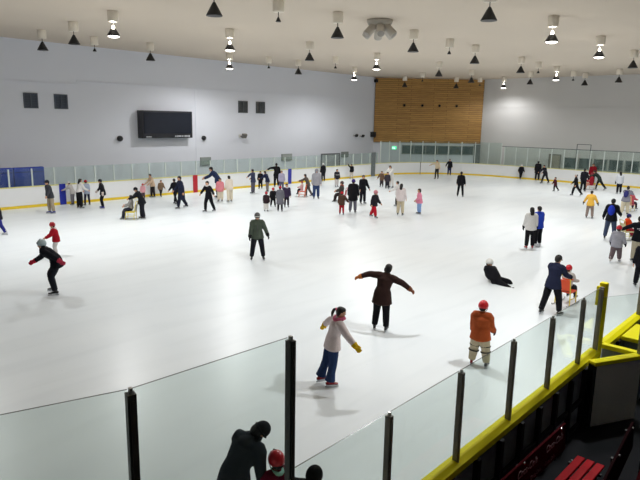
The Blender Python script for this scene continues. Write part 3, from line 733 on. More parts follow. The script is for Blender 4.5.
    for k, sx in (('r', 1), ('l', -1)):
        d = (J['wri_'+k]-J['elb_'+k]).normalized()
        b.tube([J['neck']-J['up']*.05*S, J['sho_'+k], J['sho_'+k]*.5+J['elb_'+k]*.5, J['elb_'+k], J['wri_'+k]-d*.005*S],
               [.055*S*bulk, .054*S*bulk, .048*S*bulk, .043*S*bulk, .033*S*bulk], 12, None, 3, .3)
    if 'hood' in top[2:]: b.ell(J['neck']-J['up']*.01*S+Vector((0, -.055*S, .0)), (.08*S, .05*S, .06*S))
    jk = part(b, 'jacket', cloth(tc), vx, 3)
    if len(top) > 2 and top[2] not in ('hood',):
        st = MB(); c0 = J['chest'] if top[2] != 'hem' else J['pelvis']
        st.tube([J['waist']*.55+J['chest']*.45, J['waist']*.35+J['chest']*.65], [(.119*S*bulk, .087*S*bulk)]*2, 18, (1, 0, 0), 0, .05); part(st, 'jacket_band', cloth(top[2]), None, 0, jk)
    if fine:      # zip and pockets
        z = MB(); z.tube([hx+Vector((0, .085*S*bulk*fl, .01*S)), J['waist']+Vector((0, .076*S*bulk, 0)), J['chest']+Vector((0, .084*S*bulk, 0))], [.006*S]*3, 6, None, 3); part(z, 'zip', solid('3a3a3c', .5), None, 0, jk)
    # ---- trousers
    lc, ls = legs[0], legs[1]; w = {'slim': .9, 'reg': 1.06, 'baggy': 1.24, 'flare': 1.06}[ls]*(1+.10*kid)
    b = MB(); b.ell(P0, (.096*S*w, .070*S*w, .085*S))
    b.tube([P0-ax*.02*S, P0+ax*.06*S], [(.092*S*w, .074*S*w), (.088*S*w, .068*S*w)], 14, (1, 0, 0), 0, .3)
    for k in 'rl':
        d = (J['ank_'+k]-J['knee_'+k]).normalized(); e = J['ank_'+k]-d*.005*S
        r2 = {'slim': .040, 'reg': .046, 'baggy': .054, 'flare': .07}[ls]*S
        b.tube([J['hip_'+k]+ax*.01*S, J['hip_'+k]*.45+J['knee_'+k]*.55, J['knee_'+k], J['knee_'+k]*.5+J['ank_'+k]*.5, e], [.064*S*w, .062*S*w, .053*S*w, .050*S*w if ls != 'flare' else .053*S, r2], 12, None, 3, .15)
    part(b, 'trousers', cloth(lc), vx, 3)
    # ---- skates
    for k in 'rl':
        d = (J['ank_'+k]-J['knee_'+k]).normalized(); pt = J['pitch_'+k]
        lift = J['ank_'+k].z - .145*S/1.7
        rx = (pt*.75 if lift > .03*S else 0) if sit is None else 0
        toe = -.12 if k == 'r' else .12
        M = Matrix.Translation(J['ank_'+k]) @ Euler((rx, 0, toe)).to_matrix().to_4x4() @ Matrix.Scale(S/1.7*(1+.1*kid*0), 4)
        sk = link('skate', BOOT, root); sk.matrix_local = M
        sc = skate[k] if isinstance(skate, dict) else skate
        if not BOOT.materials:
            for me, m in ((BOOT, plast('17181b')), (BLADE, STEEL), (LACE, solid('d0d0d0', .7))): me.materials.append(m)
        sk.material_slots[0].link = 'OBJECT'; sk.material_slots[0].material = plast(sc)
        link('blade', BLADE, sk)
        if npx > 30: link('laces', LACE, sk)
    # ---- gloves
    if glove:
        for k in 'rl':
            h, M = hands[k]; gc = glove if isinstance(glove, str) else glove[k]
            q = MB()
            base = h; ctr = Vector((0, .06, -.01)); fat = MB(); fat.f = list(base.f); fat.mi = list(base.mi)
            for v in base.v: fat.v.append(M @ (ctr+(v-ctr)*1.05))
            d = (J['wri_'+k]-J['elb_'+k]).normalized()
            fat.tube([J['wri_'+k]-d*.03*S, J['wri_'+k]+d*.015*S], [.034*S*bulk, .028*S], 10, None, 0, .2)
            g = part(fat, 'glove', cloth(gc)); sd = g.modifiers.new('thick', 'DISPLACE'); sd.strength = .007*S; sd.mid_level = 0
    # ---- hair and headgear
    kind, col = head[0], head[1]; hcol = head[2] if len(head) > 2 else '15110f'; style = kind if kind in ('short', 'bob', 'long', 'pony') else (head[3] if len(head) > 3 else 'short')
    if kind in ('short', 'bob', 'long', 'pony'): hcol = col
    b = MB(); b.ell(H(0, -.13, .09), (.43*hh, .44*hh, .47*hh), hm); b.ell(H(0, -.02, .27), (.36*hh, .42*hh, .28*hh), hm)
    b.ell(H(0, -.24, -.12), (.37*hh, .24*hh, .34*hh), hm)
    if style in ('bob', 'long'):
        b.ell(H(0, -.22, -.18), (.45*hh, .30*hh, .42*hh), hm)
    if style == 'long':
        b.tube([H(0, -.3, -.1), H(0, -.42, -.6), H(0, -.40, -1.15)], [(.40*hh, .2*hh), (.40*hh, .16*hh), (.25*hh, .09*hh)], 12, (1, 0, 0), 3)
    hr = part(b, 'hair', hairm(hcol), vx*.8, 2)
    if style == 'pony':
        b = MB(); b.tube([H(0, -.5, .2), H(0, -.72, .1), H(0.05, -.80, -.25), H(.05, -.76, -.6)], [.09*hh, .15*hh, .15*hh, .05*hh], 10, None, 3); part(b, 'ponytail', hairm(hcol), None, 0, hr)
        b = MB(); b.tube([H(0, -.53, .2), H(0, -.60, .17)], [.14*hh, .14*hh], 10); part(b, 'hair_tie', cloth('d46a8a'), None, 0, hr)
    if kind == 'helmet':
        b = MB(); b.ell(H(0, -.03, .10), (.49*hh, .57*hh, .56*hh), hm, 20, 14, -.42); hl = part(b, 'helmet', plast(col))
        b = MB()
        for sx in (-.5, 0, .5): b.ell(H(sx*.36, .10, .10+.50*(1-abs(sx)*.35)), (.045*hh, .22*hh, .08*hh), hm, 10, 6)
        part(b, 'vent', solid('202024', .6), None, 0, hl) if npx > 30 else None
        if npx > 22:
            b = MB(); b.tube([H(.42, .05, -.1), H(.30, .16, -.40), H(0, .2, -.52), H(-.30, .16, -.40), H(-.42, .05, -.1)], [.025*hh]*5, 6, None, 3); part(b, 'chin_strap', solid('222226', .7), None, 0, hl)
        if len(head) > 4:
            b = MB(); b.tube([H(-.40, .36, .12), H(0, .58, .14), H(.40, .36, .12)], [.05*hh]*3, 6, None, 4); part(b, 'helmet_band', solid(head[4], .5), None, 0, hl)
    elif kind == 'knit':
        b = MB(); b.ell(H(0, -.05, .12), (.45*hh, .52*hh, .50*hh), hm, 18, 12, -.30); ht = part(b, 'knit_hat', cloth(col))
        b = MB(); b.tube([H(.45*math.cos(t*PI/8), -.05+.52*math.sin(t*PI/8), .02+.02*math.sin(t*PI/8)) for t in range(17)], [.065*hh]*17, 8); part(b, 'hat_brim', cloth(col), None, 0, ht)
    elif kind == 'cap':
        b = MB(); b.ell(H(0, -.03, .14), (.43*hh, .50*hh, .46*hh), hm, 18, 12, -.18); ht = part(b, 'cap', cloth(col))
        b = MB(); b.tube([H(0, .36, .08), H(0, .56, .05), H(0, .70, .01)], [(.34*hh, .03*hh), (.32*hh, .025*hh), (.18*hh, .02*hh)], 14, (1, 0, 0), 2); part(b, 'cap_brim', cloth(col), None, 0, ht)
    elif kind == 'hood':
        b = MB(); b.ell(H(0, -.08, .05), (.50*hh, .54*hh, .60*hh), hm, 18, 12); b.ell(H(0, -.1, -.45), (.5*hh, .45*hh, .35*hh), hm); part(b, 'hood', cloth(col), vx, 2)
    if extra: extra(part, J, S, H, hh, hm, bulk, jk)
    return root

def x_backpack(col):
    def f(part, J, S, H, hh, hm, bulk, jk):
        M = Matrix(((1, 0, 0), (0, J['up'].z, J['up'].y), (0, -J['up'].y, J['up'].z)))
        b = MB(); c = J['chest']*.7+J['waist']*.3; b.ell(c-Vector((0, .125*S, 0)), (.085*S, .06*S, .13*S), M, 16, 12); b.ell(c-Vector((0, .15*S, .03*S)), (.06*S, .05*S, .07*S), M)
        bp = part(b, 'backpack', cloth(col), .016)
        for sx in (1, -1):
            b = MB(); b.tube([c+Vector((sx*.06*S, -.09*S, .10*S)), J['neck']+Vector((sx*.065*S, 0, .012*S)), c+Vector((sx*.07*S, .095*S, .03*S)), c+Vector((sx*.08*S, -.03*S, -.10*S))], [.012*S]*4, 6, None, 3); part(b, 'shoulder_strap', cloth('14142a'), None, 0, bp)
    return f
def x_scarf(col):
    def f(part, J, S, H, hh, hm, bulk, jk):
        n = J['neck']+J['up']*.015*S
        b = MB(); b.tube([n+Vector((.062*S*math.cos(t*PI/7), .062*S*math.sin(t*PI/7), .008*S*math.sin(t))) for t in range(15)], [.024*S]*15, 8); part(b, 'scarf', cloth(col))
    return f
def x_kneepads(col):
    def f(part, J, S, H, hh, hm, bulk, jk):
        for k in 'rl':
            d = (J['ank_'+k]-J['knee_'+k]).normalized()
            for q in (-.045, .045):
                b = MB(); c = J['knee_'+k]+d*q*S; b.tube([c-d*.008*S, c+d*.008*S], [.083*S]*2, 14, None, 0, 0); part(b, 'knee_strap', solid(col, .7))
            b = MB(); b.ell(J['knee_'+k]+Vector((0, .045*S, 0)), (.045*S, .03*S, .055*S)); part(b, 'knee_pad', solid(col, .5))
    return f
def x_letters(col):
    def f(part, J, S, H, hh, hm, bulk, jk):
        for i, w in enumerate((.13, .09)):
            for j in range(5 if i == 0 else 3):
                b = MB(); x = (j-(2 if i == 0 else 1))*w/5*S
                c = J['chest']*.8+J['waist']*.2+Vector((x*1.2, -.098*S*bulk, -.03*S*i)); b.box(c, (w/6*S, .012*S, .018*S)); part(b, 'back_lettering', solid(col, .6), None, 0, jk)
    return f
def x_stripe(col):
    def f(part, J, S, H, hh, hm, bulk, jk):
        for k in 'rl':
            d = (J['elb_'+k]-J['sho_'+k]); c = J['sho_'+k]+d*.55; b = MB(); b.tube([c, c+d*.2], [.051*S*bulk]*2, 12, None, 0, .1); part(b, 'sleeve_band', cloth(col), None, 0, jk)
    return f
def x_many(*fs):
    def f(*a):
        for g in fs: g(*a)
    return f
def sled(label, px, py, face, frame, seat, back=None, s=1.0, pos=None, group='pushable chairs on the ice'):
    G = Vector((pos[0], pos[1], 0)) if pos else at(px, py); rz = math.atan2(G.y, G.x)-R(face)-PI/2
    o = empty('ice_chair', G, rz, label, 'ice chair', group); fm = solid(frame, .4, 0, .05, 4, 0, 'tubepaint')
    for sx in (1, -1):
        b = MB(); x = sx*.22*s
        b.tube([(x, .48*s, .07*s), (x, .40*s, .018), (x, -.35*s, .018), (x, -.42*s, .06*s)], [.016*s]*4, 8, None, 3); build(b, 'runner', STEEL, o, True)
        b = MB(); b.tube([(x, .22*s, .02), (x, .20*s, .40*s)], [.017*s]*2, 8); b.tube([(x, -.22*s, .02), (x, -.24*s, .42*s), (x, -.34*s, .95*s)], [.017*s]*3, 8, None, 3)
        b.tube([(x, .21*s, .2*s), (x, -.23*s, .2*s)], [.013*s]*2, 8); build(b, 'side_frame', fm, o, True)
    b = MB(); b.tube([(-.26*s, -.34*s, .95*s), (.26*s, -.34*s, .95*s)], [.018*s]*2, 8); build(b, 'push_handle', fm, o, True)
    b = MB(); b.box((0, 0, .41*s), (.46*s, .46*s, .04*s)); build(b, 'seat', solid(seat, .5), o, bevel=.012)
    b = MB(); b.box((0, -.27*s, .63*s), (.46*s, .03*s, .34*s), rx=.17); build(b, 'backrest', solid(back or seat, .5), o, bevel=.01)
    return o
P = person
BK = '131418'; NV = '1a1f33'; DK = '1d1c22'
# --- the large figures
P('person in grey-green jacket and dark helmet gliding towards the viewer, arms hanging', 257.5, 260, 212.5, 176, 'apart', ('4a5348', 'hip'), ('1b1b22', 'reg'), ('helmet', '4c4c4c', '15110f', 'short', 'd8d6d0'), glove='1a1a1c', lr=(4,9,8), ll=(4,10,8), ar=(4,14,10), al=(6,26,22))
P('person in dark brown flared coat seen from behind, both arms stretched out sideways', 380, 331, 264, 8, 'out', ('33221f', 'flare'), ('17161a', 'reg'), ('bob', '120e0d'), glove={'l': 'b0642c', 'r': '7a4a34'}, lean=14, side=9, lr=(2,3,6), ll=(10,6,18), ar=(14,66,4), al=(-4,92,6), hd=(12,10,14))
P('person in pale pink jacket, flared jeans and yellow gloves, arms spread', 325, 385, 307, 72, 'out', ('d6c8c8', 'hip'), ('2b3d63', 'flare'), ('pony', '14100f'), skate='8e1a22', glove='d2ab1e', lean=12, side=7, lr=(-2,3,8), ll=(-12,3,6), ar=(28,44,8), al=(-28,62,10), hd=(10,14), extra=x_scarf('c2607c'))
P('child in orange jacket, red helmet and cream trousers with black knee straps', 478.5, 366, 300, 14, 'apart', ('a9512b', 'puffy'), ('bdb298', 'baggy'), ('helmet', 'c8202a'), skate={'r': '55555a', 'l': '8e2020'}, glove='2a2430', kid=.8, ll=(4,8,8), lr=(2,10,8), ar=(14,12,30), al=(10,10,20), extra=x_kneepads('26262a'))
P('person in navy jacket and black cap pushing the child on the yellow chair', 549.5, 315, 255, 28, 'push', ('20243a', 'hip'), ('16161b', 'reg'), ('cap', '141417'), lean=12, lr=(14,8,12), ll=(-8,9,8), ar=(40,8,26), al=(30,8,30), hd=(14,0), glove='18181c')
sled('yellow framed chair with an orange back near the near glass', 565, 303.5, 22, 'd9c23a', 'd8491c', 'd8491c', .95)
P('child in red helmet and white sleeves seated on the yellow framed chair', 565.8, 302.5, 264.5, 26, 'sit', ('b9b3b0', 'short', 'd8521f'), ('23232c', 'reg'), ('helmet', 'c01c28'), kid=.9, sit=.50)
P('child in black with a white helmet lying on the ice', 496, 283, 264.5, 118, 'sit', ('17171c', 'puffy'), ('15151a', 'reg'), ('helmet', 'dcdcd8'), kid=.6, sit=.11, lean=-48, side=-18, lr=(74,2,4), ll=(80,26,64), ar=(28,20,40), al=(-30,34,14), S=1.5, hd=(20,0), glove='131316')
P('person in black crouching to the left with a pale helmet and red gloves', 55, 294, 239, -78, 'crouch', ('15161c', 'hip'), ('1c1d24', 'reg'), ('helmet', '9fb0b4', '14100e', 'bob', '3c4a50'), skate='18181a', glove={'r': 'b8243a', 'l': 'b03a4e'}, lean=44, lr=(34,4,44), ll=(24,4,36), ar=(34,18,22), al=(-66,20,8))
P('child in red jacket and red helmet just behind the crouching skater', 56.5, 256, 222, -80, 'glide', ('a01826', 'puffy'), ('cfcac8', 'reg'), ('helmet', 'a81c28'), kid=.7, ar=(30,8,30), al=(30,8,30), extra=x_scarf('e4e0dc'))
P('tall person in black jacket and knit cap bending down behind the near left glass', 245, 0, 0, 34, 'stand', ('343a42', 'hip', 'hood'), ('14151a', 'reg'), ('knit', '2a2c30', '1a1b1e', 'bob'), pos=(4.0, 4.9), S=1.54, lean=26, side=14, ar=(2,4,6), al=(4,6,10), hd=(40,10,40), extra=x_scarf('2a2e34'))
P('child in a red helmet and mint scarf beside the bending person at the near glass', 276, 0, 0, -30, 'stand', ('6a1230', 'puffy'), ('1d1d26', 'reg'), ('helmet', 'c01a2c'), pos=(4.385, 4.545), S=1.10, kid=1.45, ar=(14,8,30), al=(14,8,30), extra=x_scarf('9fd0c0'))
P('child with a fluffy black hat at the near glass, right of the tall post', 316, 0, 0, 40, 'stand', ('141418', 'puffy'), ('16161c', 'reg'), ('hood', '131315', '111113'), pos=(4.48, 4.10), S=1.06, kid=1.5, ar=(14,8,30), al=(30,70,20), hd=(14, 0), glove='121214')
# --- left boards
P('person in dark jacket and blue trousers cut by the left picture edge', 1, 235, 201, -70, 'walkr', ('1c1d26', 'hip'), ('2a2f7a', 'reg'), ('short', '15110f'), skate='c8c8cc', glove='17171a')
P('person in charcoal jacket, khaki trousers and blue skates walking left', 52, 213.5, 180, -110, 'glide', ('3a3c42', 'hip'), ('9a8e7c', 'reg'), ('knit', '2c2e34'), skate='2a3080', lr=(8,3,10), ll=(-2,4,6), ar=(-6,18,10), al=(20,22,10))
P('person in pale grey jacket and white hat leaning on the boards at the blue stripe', 73, 205, 181.5, -60, 'bend', ('b4b0ae', 'hip'), ('6d6a70', 'reg'), ('knit', 'd4d0cc'), lean=24, lr=(10,3,10), ll=(4,3,8))
P('person in white top and black trousers with long black hair by the left boards', 80, 208.5, 178.5, 60, 'stand', ('d4d2d0', 'short'), ('17171c', 'baggy'), ('long', '120f0e'), lean=10, ar=(30,10,30), al=(20,10,30))
P('person in pale blue jacket, red hat and dark jeans by the left boards', 87.5, 205.5, 180, -30, 'apart', ('98a2b4', 'hip'), ('23283e', 'slim'), ('knit', 'a8202e'), lean=8, lr=(4,7,4), ll=(2,7,4))
P('person all in black with blue skates, arms out, near the left boards', 103, 208.5, 179, -80, 'glide', ('17181d', 'hip'), ('17171c', 'reg'), ('knit', '24262c'), skate='262c84', ar=(30,24,10), al=(-28,30,20), glove='c4b8b0')
sled('yellow chair carrying the grey-topped sitter near the left boards', 131, 219.5, -75, 'd8c440', 'd8c440', 'a8a49c', .95)
P('person in light grey top and dark trousers seated on the yellow chair at left', 131.5, 219, 195, -80, 'sit', ('8c8a88', 'short'), ('2b2c38', 'reg'), ('short', '14100e'), sit=.53, lean=-2)
P('person in black leaning over to push the yellow chair at left', 143, 219, 187.5, -70, 'push', ('17181d', 'hip'), ('1b1b22', 'baggy'), ('knit', '1a1d22'), lean=26, lr=(10,3,8), ll=(-6,3,6), ar=(46,6,20), al=(46,6,20), hd=(20, 0))
P('child in pink jacket and red hat behind the pushed yellow chair', 143.5, 199, 183.5, -150, 'stand', ('dfa4ac', 'puffy'), ('5a4a52', 'reg'), ('knit', 'b03a48'), kid=.8)
P('person in tan jacket with black hair at the boards left of the red stripe', 151, 197, 174, -120, 'bend', ('c0a890', 'hip'), ('2a2629', 'reg'), ('short', '14100e'), lean=16, lr=(6,3,6), ll=(0,3,6), ar=(30,8,20), al=(30,8,20))
P('small child in brown jacket next to the boards, second from the red stripe', 160, 196.5, 180, 150, 'walkr', ('7c6650', 'puffy'), ('2b2a2c', 'reg'), ('short', '2a1d18'), kid=.8)
P('slim person in black left of the long navy coat', 176, 204.5, 178.5, -40, 'walkr', ('16161b', 'hip'), ('16161b', 'slim'), ('short', '100d0c'))
P('person in long dark navy coat walking before the red stripe', 182.5, 208.5, 176, -110, 'walkl', ('24283c', 'knee'), ('1c1e2c', 'reg'), ('short', '14100e'))
P('person in black suit with white shirt front striding, arms spread', 210, 212, 181, -130, 'out', ('17171c', 'hip'), ('15151a', 'reg'), ('short', '120f0e'), lr=(18,4,18), ll=(-16,4,8), ar=(6,44,10), al=(0,52,10), skin='d0a588', extra=x_scarf('d8d6d4'))
P('child in pink top and cream trousers left of the cream clad person', 220.5, 201.5, 178, -160, 'stand', ('d8868e', 'puffy'), ('d8cdb8', 'baggy'), ('short', '2a1a16'), kid=.6)
P('person in navy jacket leaning over behind the pink child, arm low', 218.5, 198, 167, -80, 'bend', ('252f4e', 'hip'), ('2a2a34', 'reg'), ('short', '17120f'), lean=34, lr=(8,3,10), ll=(0,3,8))
P('person dressed all in cream with black hair beside the pink child', 230, 202, 175.5, -30, 'stand', ('ddd2c4', 'hip'), ('d6cbb6', 'baggy'), ('bob', '14100e'), skate='8a8478', lean=10)
# --- middle crowd
P('person in slate jacket and grey jeans pointing an arm to the left', 253, 193.5, 169, -60, 'apart', ('3c4058', 'hip'), ('5c5a66', 'reg'), ('short', '1a1512'), al=(6,80,4), ar=(20,10,40), lr=(6,6,4), ll=(2,6,4))
P('person in black squeezed between two others in the middle crowd', 260.5, 189, 171, -170, 'stand', ('17161a', 'hip'), ('17161c', 'reg'), ('long', '120e0d'))
P('person in dark navy jacket and grey trousers bending left in the middle crowd', 267.5, 192, 171, -60, 'bend', ('20253e', 'hip'), ('7c746e', 'reg'), ('short', '120f0e'), lean=22, lr=(8,3,8), ll=(0,3,6))
P('person in black with one arm raised to the left before the far blue stripe', 276.5, 187, 163, -10, 'out', ('17171b', 'hip'), ('18181d', 'reg'), ('short', '100d0c'), al=(0,84,6), ar=(0,18,20), lean=4)
P('person in pale lavender jacket standing at the far blue stripe', 281.5, 191, 170.5, 170, 'stand', ('a6a2b8', 'hip'), ('5b5a70', 'reg'), ('bob', '5a4a48'))
P('child in red helmet, dark jacket and white trousers, leftmost of four together', 266, 211.5, 191.5, 20, 'stand', ('2c2024', 'puffy'), ('d4d0cc', 'baggy'), ('helmet', 'b02030'), kid=.8, skate='3a3436')
P('child in red helmet all in black, second from left of four together', 273, 207, 187.5, 170, 'apart', ('19181c', 'puffy'), ('17171c', 'reg'), ('helmet', 'b0202c'), kid=.8, al=(14,30,20))
P('person in long grey coat and red hat, tallest of four together', 280, 212, 186, 6, 'stand', ('686870', 'knee'), ('24242c', 'slim'), ('knit', 'b8243a'))
P('child in dark purple jacket, right end of the four together', 286.5, 207.5, 183.5, 170, 'stand', ('3a3048', 'hip'), ('2a2430', 'slim'), ('short', '14100f'), kid=.5, extra=x_scarf('c8c4c8'))
sled('orange seated chair in the middle crowd', 302, 197, -80, 'd8641e', 'd8501e', 'd8501e', .9)
P('child in pale pink jacket seated on the orange chair', 301.5, 196.5, 181, -85, 'sit', ('d8b8bc', 'puffy'), ('3a2c34', 'reg'), ('knit', 'b04a42'), kid=.8, sit=.50)
P('person in mottled grey-brown jacket pushing the orange chair', 309, 196.5, 174, -75, 'push', ('5c5450', 'hip'), ('55504e', 'reg'), ('bob', '1a1412'), lean=22)
P('person in pale grey hooded jacket and blue jeans right of the orange chair', 316, 199, 169, 172, 'stand', ('a4a4ac', 'hip', 'hood'), ('37476e', 'reg'), ('hood', '8c8c94'), extra=None)
P('person in black with a white helmet against the far boards', 323, 181.5, 163, -20, 'stand', ('1b1b20', 'hip'), ('26262c', 'reg'), ('helmet', 'dcdcda'))
P('child in black and white by the far boards, small and alone', 336.5, 187, 169, 150, 'stand', ('2a2a30', 'puffy', 'd0ccc8'), ('c4bebc', 'reg'), ('short', '120f0e'), kid=.6)
P('person in black with pale trousers holding one arm up at the grey gate', 347.5, 178.5, 164, -170, 'stand', ('17171b', 'hip'), ('c4bcb4', 'reg'), ('long', '110e0d'), ar=(120,24,30), kid=.2)
sled('red chair behind the child in the red helmet', 342, 201, -75, 'b0202c', 'a01c28', 'a01c28', .9)
P('child in grey-brown jacket sitting on the red chair', 341, 201.5, 181, -80, 'sit', ('4a4440', 'puffy'), ('2c2628', 'reg'), ('knit', '5a4a48'), kid=.6, sit=.50, extra=x_scarf('b0202c'))
P('child in brown jacket, red trousers and red hat holding a hand', 341.5, 215, 191.5, 10, 'stand', ('4c382e', 'puffy'), ('a01c28', 'slim'), ('knit', 'b8222e'), kid=.7, ar=(14,40,10))
P('person in big black coat and purple hat seen from behind', 352.5, 213, 179, 10, 'stand', ('17171b', 'coat'), ('5e5e6a', 'reg'), ('knit', '42307a'))
P('person in black jacket and trousers right of the purple hat', 362.5, 204, 175, 150, 'apart', ('18181d', 'hip'), ('191920', 'reg'), ('short', '120f0e'), lr=(10,6,6), ll=(0,6,6))
P('child in dark jacket, red trousers and pinkish helmet walking right', 373, 217.5, 190, 120, 'walkr', ('26242a', 'puffy'), ('b01c2c', 'baggy'), ('helmet', 'c07a84'), kid=.7)
P('small child in brown before the curved boards', 381.5, 187, 171, -160, 'stand', ('6a5444', 'puffy'), ('3a3234', 'reg'), ('short', '2c201a'), kid=.8, ar=(10,36,10))
P('small child in dark clothes held by the person in white', 387, 189, 172, 170, 'stand', ('3a363e', 'puffy'), ('26262c', 'reg'), ('short', '14100e'), kid=.8)
P('person all in white with black hair bending behind a small child', 391, 188, 165.5, -140, 'bend', ('dcdad6', 'hip'), ('d4d0cc', 'reg'), ('bob', '14100e'), lean=18, lr=(8,3,8), ll=(0,3,6))
P('person in white jacket and beige trousers with long black hair', 400, 215.5, 183.5, 14, 'stand', ('d6cccc', 'hip'), ('c2b69c', 'reg'), ('long', '120f0e'), skate='1a1a1c')
P('person in white top and black trousers in a wide stride', 399, 207, 181, -70, 'stride', ('d8d6d4', 'hip'), ('19191e', 'reg'), ('short', '120f0e'), lean=6, lr=(16,4,12), ll=(-26,4,6))
P('child in pink jacket and pale blue trousers seen from the side', 419, 214, 188.5, -100, 'stand', ('d888a0', 'puffy'), ('86a4d4', 'baggy'), ('bob', '2a1a16'), kid=.7, skate='2a2a30', al=(20,14,30))
P('person in cream top and dark trousers pointing left by the curved boards', 436.5, 179, 160, -150, 'stand', ('c4b49a', 'short'), ('2a2a2c', 'slim'), ('short', '17130f'), ar=(10,82,4), al=(10,30,30))
P('person in black top and jeans with long black hair by the curved boards', 449, 175.5, 159, 170, 'stand', ('1a1a20', 'hip'), ('2c3250', 'reg'), ('long', '100d0c'), ar=(10,34,10))
P('person all in black standing alone with legs apart, far right middle', 460, 197, 171.5, 12, 'apart', ('15151a', 'hip'), ('15151a', 'slim'), ('short', '100d0c'), lr=(3,7,3), ll=(3,7,3), ar=(2,14,10), al=(2,14,10))
# --- right part
P('child in black with a white hat at the end boards', 521.5, 179, 164.5, 160, 'walkr', ('1e1e24', 'puffy'), ('1e1e24', 'reg'), ('knit', 'd8d6d2'), kid=.6, ar=(20,30,10))
P('person in bulky black coat standing at the end boards', 537, 180.5, 161, 10, 'stand', ('19191e', 'coat'), ('1e1e24', 'reg'), ('short', '120f0e'))
P('person in dark jacket leaning left beside the bulky black coat', 545, 183.5, 165, -130, 'walkr', ('26262e', 'hip', '8a8a90'), ('23232a', 'reg'), ('short', '17130f'), lean=20, ar=(40,8,20), al=(36,8,20))
P('small child in dark red and black skating alone', 556, 191.5, 177, -110, 'stride', ('4a2028', 'puffy'), ('201c22', 'reg'), ('short', '2a1a16'), kid=.8, lean=8, lr=(12,4,14), ll=(-22,4,14), ar=(10,34,10))
P('person in black with a white cap in a long stride to the left', 576.5, 196, 174, -85, 'stride', ('16161a', 'hip'), ('16161a', 'reg'), ('cap', 'd0ccc8', '2a2420'), lean=6, lr=(24,4,14), ll=(-32,4,4), ar=(24,14,20), al=(-10,14,16))
P('slim person in black standing left of the red clad group', 582.5, 191.5, 168.5, 20, 'stand', ('191920', 'hip'), ('16161b', 'reg'), ('short', '14100f'), ar=(10,20,10))
sled('pale framed chair with a pink seat before the end boards', 592, 190, -85, 'd8d2c8', 'd89a98', 'd8a8a0', .95)
P('child in red jacket and red helmet seated on the pale framed chair', 590.5, 190, 172.5, -85, 'sit', ('98202e', 'puffy'), ('c8907c', 'reg'), ('helmet', '701824'), kid=.8, sit=.52)
P('person in dark green jacket leaning left to push the pale framed chair', 600, 190.5, 170.5, -85, 'push', ('26322e', 'hip'), ('1d1f24', 'reg'), ('short', '1c1613'), lean=40, lr=(24,4,14), ll=(-34,4,4))
P('person in dark red jacket against the end boards behind the pushed chair', 593.5, 184.5, 163.5, 176, 'stand', ('7c1420', 'puffy'), ('2a1c22', 'reg'), ('short', '1c1614'))
P('person in white jacket and black trousers with long black hair near the end boards', 618.5, 194, 171.5, -20, 'stand', ('c4c8ce', 'puffy'), ('1b1b22', 'reg'), ('long', '100d0c'), skate='22222a', glove='1c1c22')
P('person in yellow jacket and black gloves seen from behind', 589, 218.5, 190.5, 6, 'apart', ('e0b04a', 'hip'), ('8a7a72', 'reg'), ('short', '1a1412'), glove='1a1a1e', lr=(3,6,3), ll=(3,6,3), ar=(6,30,10), al=(6,32,14), lean=10)
P('person in black jacket with a bright blue backpack', 609, 239.5, 198.5, 10, 'apart', ('17181f', 'hip'), ('3e4860', 'reg'), ('short', '120f0e'), glove='141418', lr=(5,7,4), ll=(2,7,4), extra=x_backpack('2438b0'), ar=(30,14,30))
sled('pale yellow chair ahead of the person in grey jacket', 629, 211, 30, 'd6cc8c', 'c05a5c', 'c05a5c', .95)
P('child in red top seated on the pale yellow chair', 630, 210.5, 191, 40, 'sit', ('c05a64', 'puffy'), ('3a2c38', 'reg'), ('short', '1a1412'), kid=.7, sit=.52)
P('person in grey jacket with a blue waist bag and cream trousers, pushing a chair', 624, 215, 186, 14, 'push', ('82828e', 'hip'), ('c8bea6', 'baggy'), ('short', '1a1512'), lean=22, extra=x_backpack('34366e'), lr=(10,4,10), ll=(-4,4,8))
sled('yellow framed chair below the child in the orange jacket', 627, 240, 60, 'd8d084', 'd8cfa0', 'd8cfa0', .95)
P('child in orange jacket and blue hat seated before the blue backpack', 624.5, 239.5, 214, 70, 'sit', ('d8481c', 'puffy'), ('a0303c', 'reg'), ('knit', '2c3068'), kid=.8, sit=.52, lean=8)
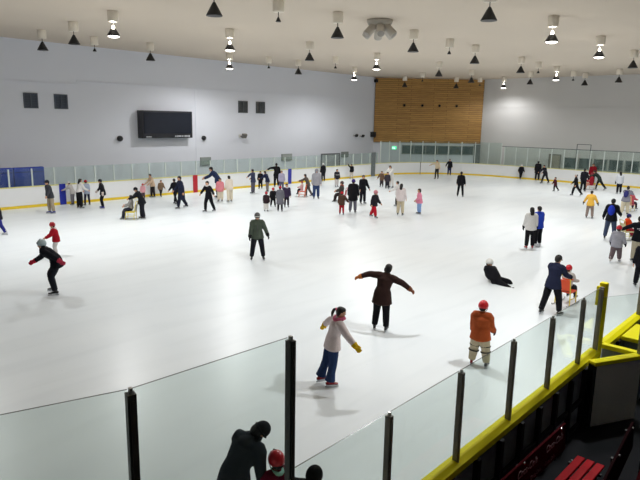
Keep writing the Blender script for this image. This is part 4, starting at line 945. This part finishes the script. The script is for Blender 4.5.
P('child in light grey jacket and red helmet skating away', 614.5, 262, 225, 14, 'walkr', ('9a9aa4', 'puffy'), ('6a5c60', 'baggy'), ('helmet', 'c02030'), kid=.7, skate='c8c0bc', glove='1e1e26', ar=(10,16,20), al=(10,20,20))
P('person in black jacket with white lettering on the back, arm reaching left', 635.5, 262, 216, -14, 'stand', ('191a22', 'hip'), ('b4ac98', 'reg'), ('short', '100d0c'), al=(40,54,10), extra=x_letters('c8c8cc'))
P('person in black cut by the right picture edge, nearest the gate', 640, 289, 239, -8, 'walkl', ('191920', 'hip'), ('191920', 'reg'), ('short', '100d0c'))
P('person in white jacket and black trousers with red skates, left of the couple', 529, 249, 207, -15, 'stand', ('d4d2d0', 'hip'), ('17171b', 'reg'), ('long', '110e0d'), skate='9a1c26', lean=4, glove='17171a')
P('person in bright blue jacket beside the white jacket, right of the couple', 537, 246.5, 206, -40, 'stand', ('2a44b4', 'hip'), ('17171c', 'reg'), ('short', '15110f'), skate='c8c8cc', lr=(4,3,6), ll=(0,3,5))
# ------------------------------------------------------------------ grow the clothes and bodies into single surfaces
for o, vx, sm, extra in BAKE:
    m = o.modifiers.new('remesh', 'REMESH'); m.mode = 'VOXEL'; m.voxel_size = vx; m.use_smooth_shade = True
    m2 = o.modifiers.new('smooth', 'SMOOTH'); m2.iterations = sm; m2.factor = .5
bpy.context.view_layer.update()
dg = bpy.context.evaluated_depsgraph_get(); done = []
for o, vx, sm, extra in BAKE:
    me = bpy.data.meshes.new_from_object(o.evaluated_get(dg)); done.append(me)
for (o, vx, sm, extra), me in zip(BAKE, done):
    o.modifiers.clear(); mat = o.data.materials[0]
    if extra:
        bm = bmesh.new(); bm.from_mesh(me)
        for h in extra:
            vs = [bm.verts.new(v) for v in h.v]
            for f in h.f:
                try: bm.faces.new([vs[i] for i in f])
                except ValueError: pass
        for f in bm.faces: f.smooth = True
        bm.normal_update(); bm.to_mesh(me); bm.free()
    me.name = o.name
    me.materials.clear(); me.materials.append(mat); o.data = me
    me.polygons.foreach_set('use_smooth', [True]*len(me.polygons)); me.update()
